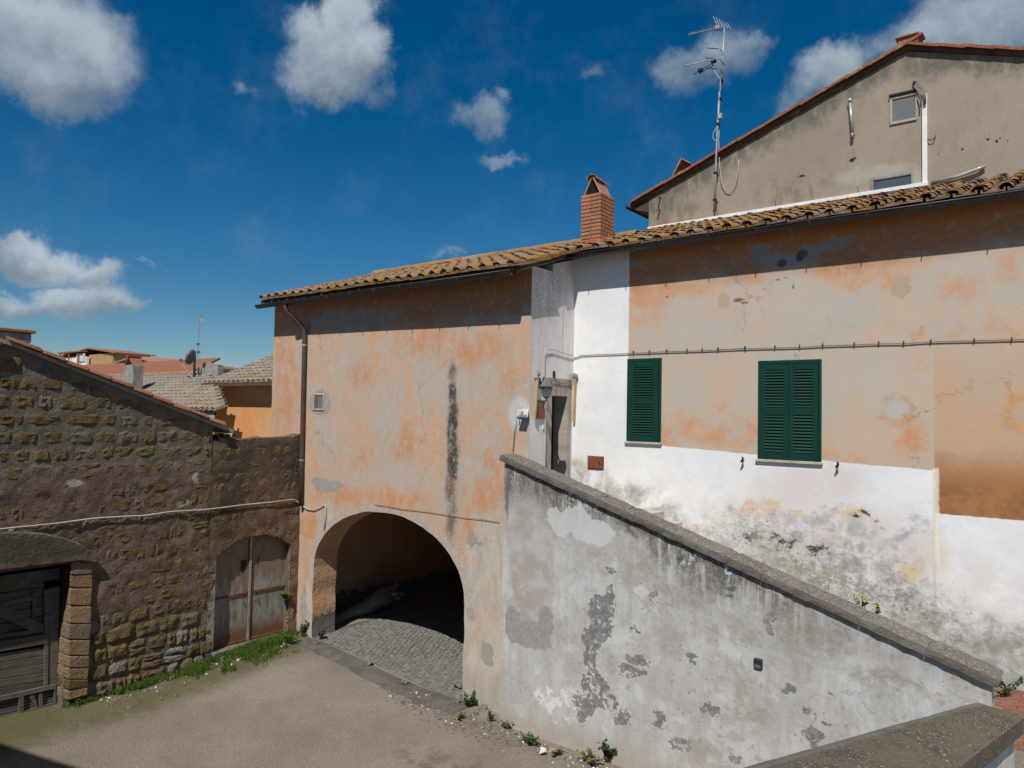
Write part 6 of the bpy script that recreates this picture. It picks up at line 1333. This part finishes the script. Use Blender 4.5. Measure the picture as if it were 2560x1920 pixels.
blades('sparse_grass', 'sparse mossy tufts thinning out over the gravel near the stone wall', 16000, lambda: (XS + random.uniform(0, 2.2), random.uniform(-6.4, -.2)), M['grass'], .01, .035, dens2)
# loose stones
RKM = []
for i in range(6):
    b = bmesh.new(); rq = random.Random(40 + i)
    for _ in range(13):
        v = Vector((rq.gauss(0, 1), rq.gauss(0, 1), rq.gauss(0, 1))).normalized(); v = Vector([max(-.62, min(.62, c)) for c in v]) * .72; b.verts.new((v.x, v.y * .85, v.z * .62))
    h_ = bmesh.ops.convex_hull(b, input=b.verts[:]); bmesh.ops.delete(b, geom=[e for e in h_['geom_interior'] if isinstance(e, bmesh.types.BMVert)], context='VERTS')
    RKM.append(b)
def rk_mesh(i, mat):
    me = bpy.data.meshes.new('loose_stone'); RKM[i].to_mesh(me); me.materials.append(mat); return me
M['wash2'] = M['cream']; RL = {k: [rk_mesh(i, M[k]) for i in range(6)] for k in ('rock', 'brick', 'wash')}
big = [(900,1665,.14,'rock','flat grey stone on the dark strip at the archway mouth'),(925,1662,.2,'rock','broad flat stone at the edge of the cobbled lane'),(1007,1712,.22,'rock','angular pale stone beside mossy edge of the lane'),(1150,1722,.26,'rock','large flat slab at the right foot of the arch'),(1140,1758,.18,'rock','grey block among rubble below the slab'),(1210,1775,.22,'rock','broken pale block by the right arch foot'),(1190,1785,.12,'rock','small grey stone beside the broken pale block'),(355,1715,.16,'wash','whitish stone in the grass below the barn'),(428,1698,.12,'brick','terracotta shard in the grass by the barn wall'),(440,1668,.24,'rock','half-buried grey boulder at the barn foot'),(385,1680,.3,'rock','long pale stone slab against the barn foot'),(555,1650,.15,'rock','grey stone at the corner of the metal door sill'),(580,1665,.1,'wash','small white stone in the grass before the metal door'),(290,1752,.1,'brick','small brick fragment near the pier shadow'),(1075,1740,.1,'brick','orange brick chip at the rubble edge'),(1040,1735,.1,'wash','pale chip at the rubble edge'),(1360,1885,.2,'wash','white lump of fallen plaster at the stair wall foot'),(1290,1835,.1,'rock','grey pebble by the yellowish weed'),(790,1612,.14,'rock','bluish stone at the left end of the dark strip'),(752,1588,.12,'brick','pinkish stone in the weed at the house corner')]
for px, py, s_, mt, lb in big:
    p = gpt(px, py); o = inst('loose_stone', random.choice(RL[mt]), Matrix.Translation(p + Vector((0, 0, s_ * .18))) @ Matrix.Rotation(random.uniform(0, 6), 4, 'Z') @ Matrix.Diagonal((s_, s_ * .75, s_ * .7, 1))); tag(o, lb, 'stone', 'loose stones on the ground')
def rubble(name, label, n, pick, smin, smax, mts, wts):
    per = {k: MB() for k in mts}
    for i in range(n):
        x, y = pick(); k = random.choices(mts, wts)[0]; s_ = random.uniform(smin, smax); b = random.choice(RKM); a = random.uniform(0, 6.28); c, s2 = math.cos(a), math.sin(a); z = gz(x, y) + s_ * .12
        per[k].add([(x + (v.co.x * c - v.co.y * s2) * s_, y + (v.co.x * s2 + v.co.y * c) * s_ * .8, z + v.co.z * s_) for v in b.verts], [tuple(v.index for v in f.verts) for f in b.faces])
    for j, k in enumerate(mts):
        if per[k].v: tag(per[k].build(name, M[k]), label + [' of grey stone', ' of broken brick', ' of white plaster'][('rock', 'brick', 'wash').index(k)], 'rubble', None, 'stuff')
for b in RKM: b.verts.ensure_lookup_table(); b.verts.index_update()
def pk1():
    t = random.random(); p = Vector((-2.6, -.55)).lerp(Vector((.4, -.75)), t); return p.x + random.gauss(0, .18), p.y + random.gauss(0, .16 + .08 * t)
rubble('rubble', 'scattered rubble along the archway mouth and stair wall', 900, pk1, .012, .055, ['rock', 'brick', 'wash'], [8, .5, .5])
def pk2():
    t = random.random(); return .4 + 2.4 * t + random.gauss(0, .1), -.5 - .12 * abs(random.gauss(0, 1.3))
rubble('rubble', 'small rubble below the flaking stair wall', 420, pk2, .012, .045, ['rock', 'wash'], [5, 1.5])
def pk3(): return random.uniform(-6.2, 3), random.uniform(-6.8, -.6)
rubble('gravel', 'loose gravel strewn over the courtyard', 9000, pk3, .006, .02, ['rock', 'wash'], [10, .35])
def pk4(): return XS + abs(random.gauss(0, .35)) + .05, random.uniform(-4.2, -.2)
rubble('rubble', 'crumbled stone at the foot of the stone walls', 260, pk4, .02, .08, ['rock', 'brick', 'wash'], [6, 1, 1])
for b in RKM: b.free()
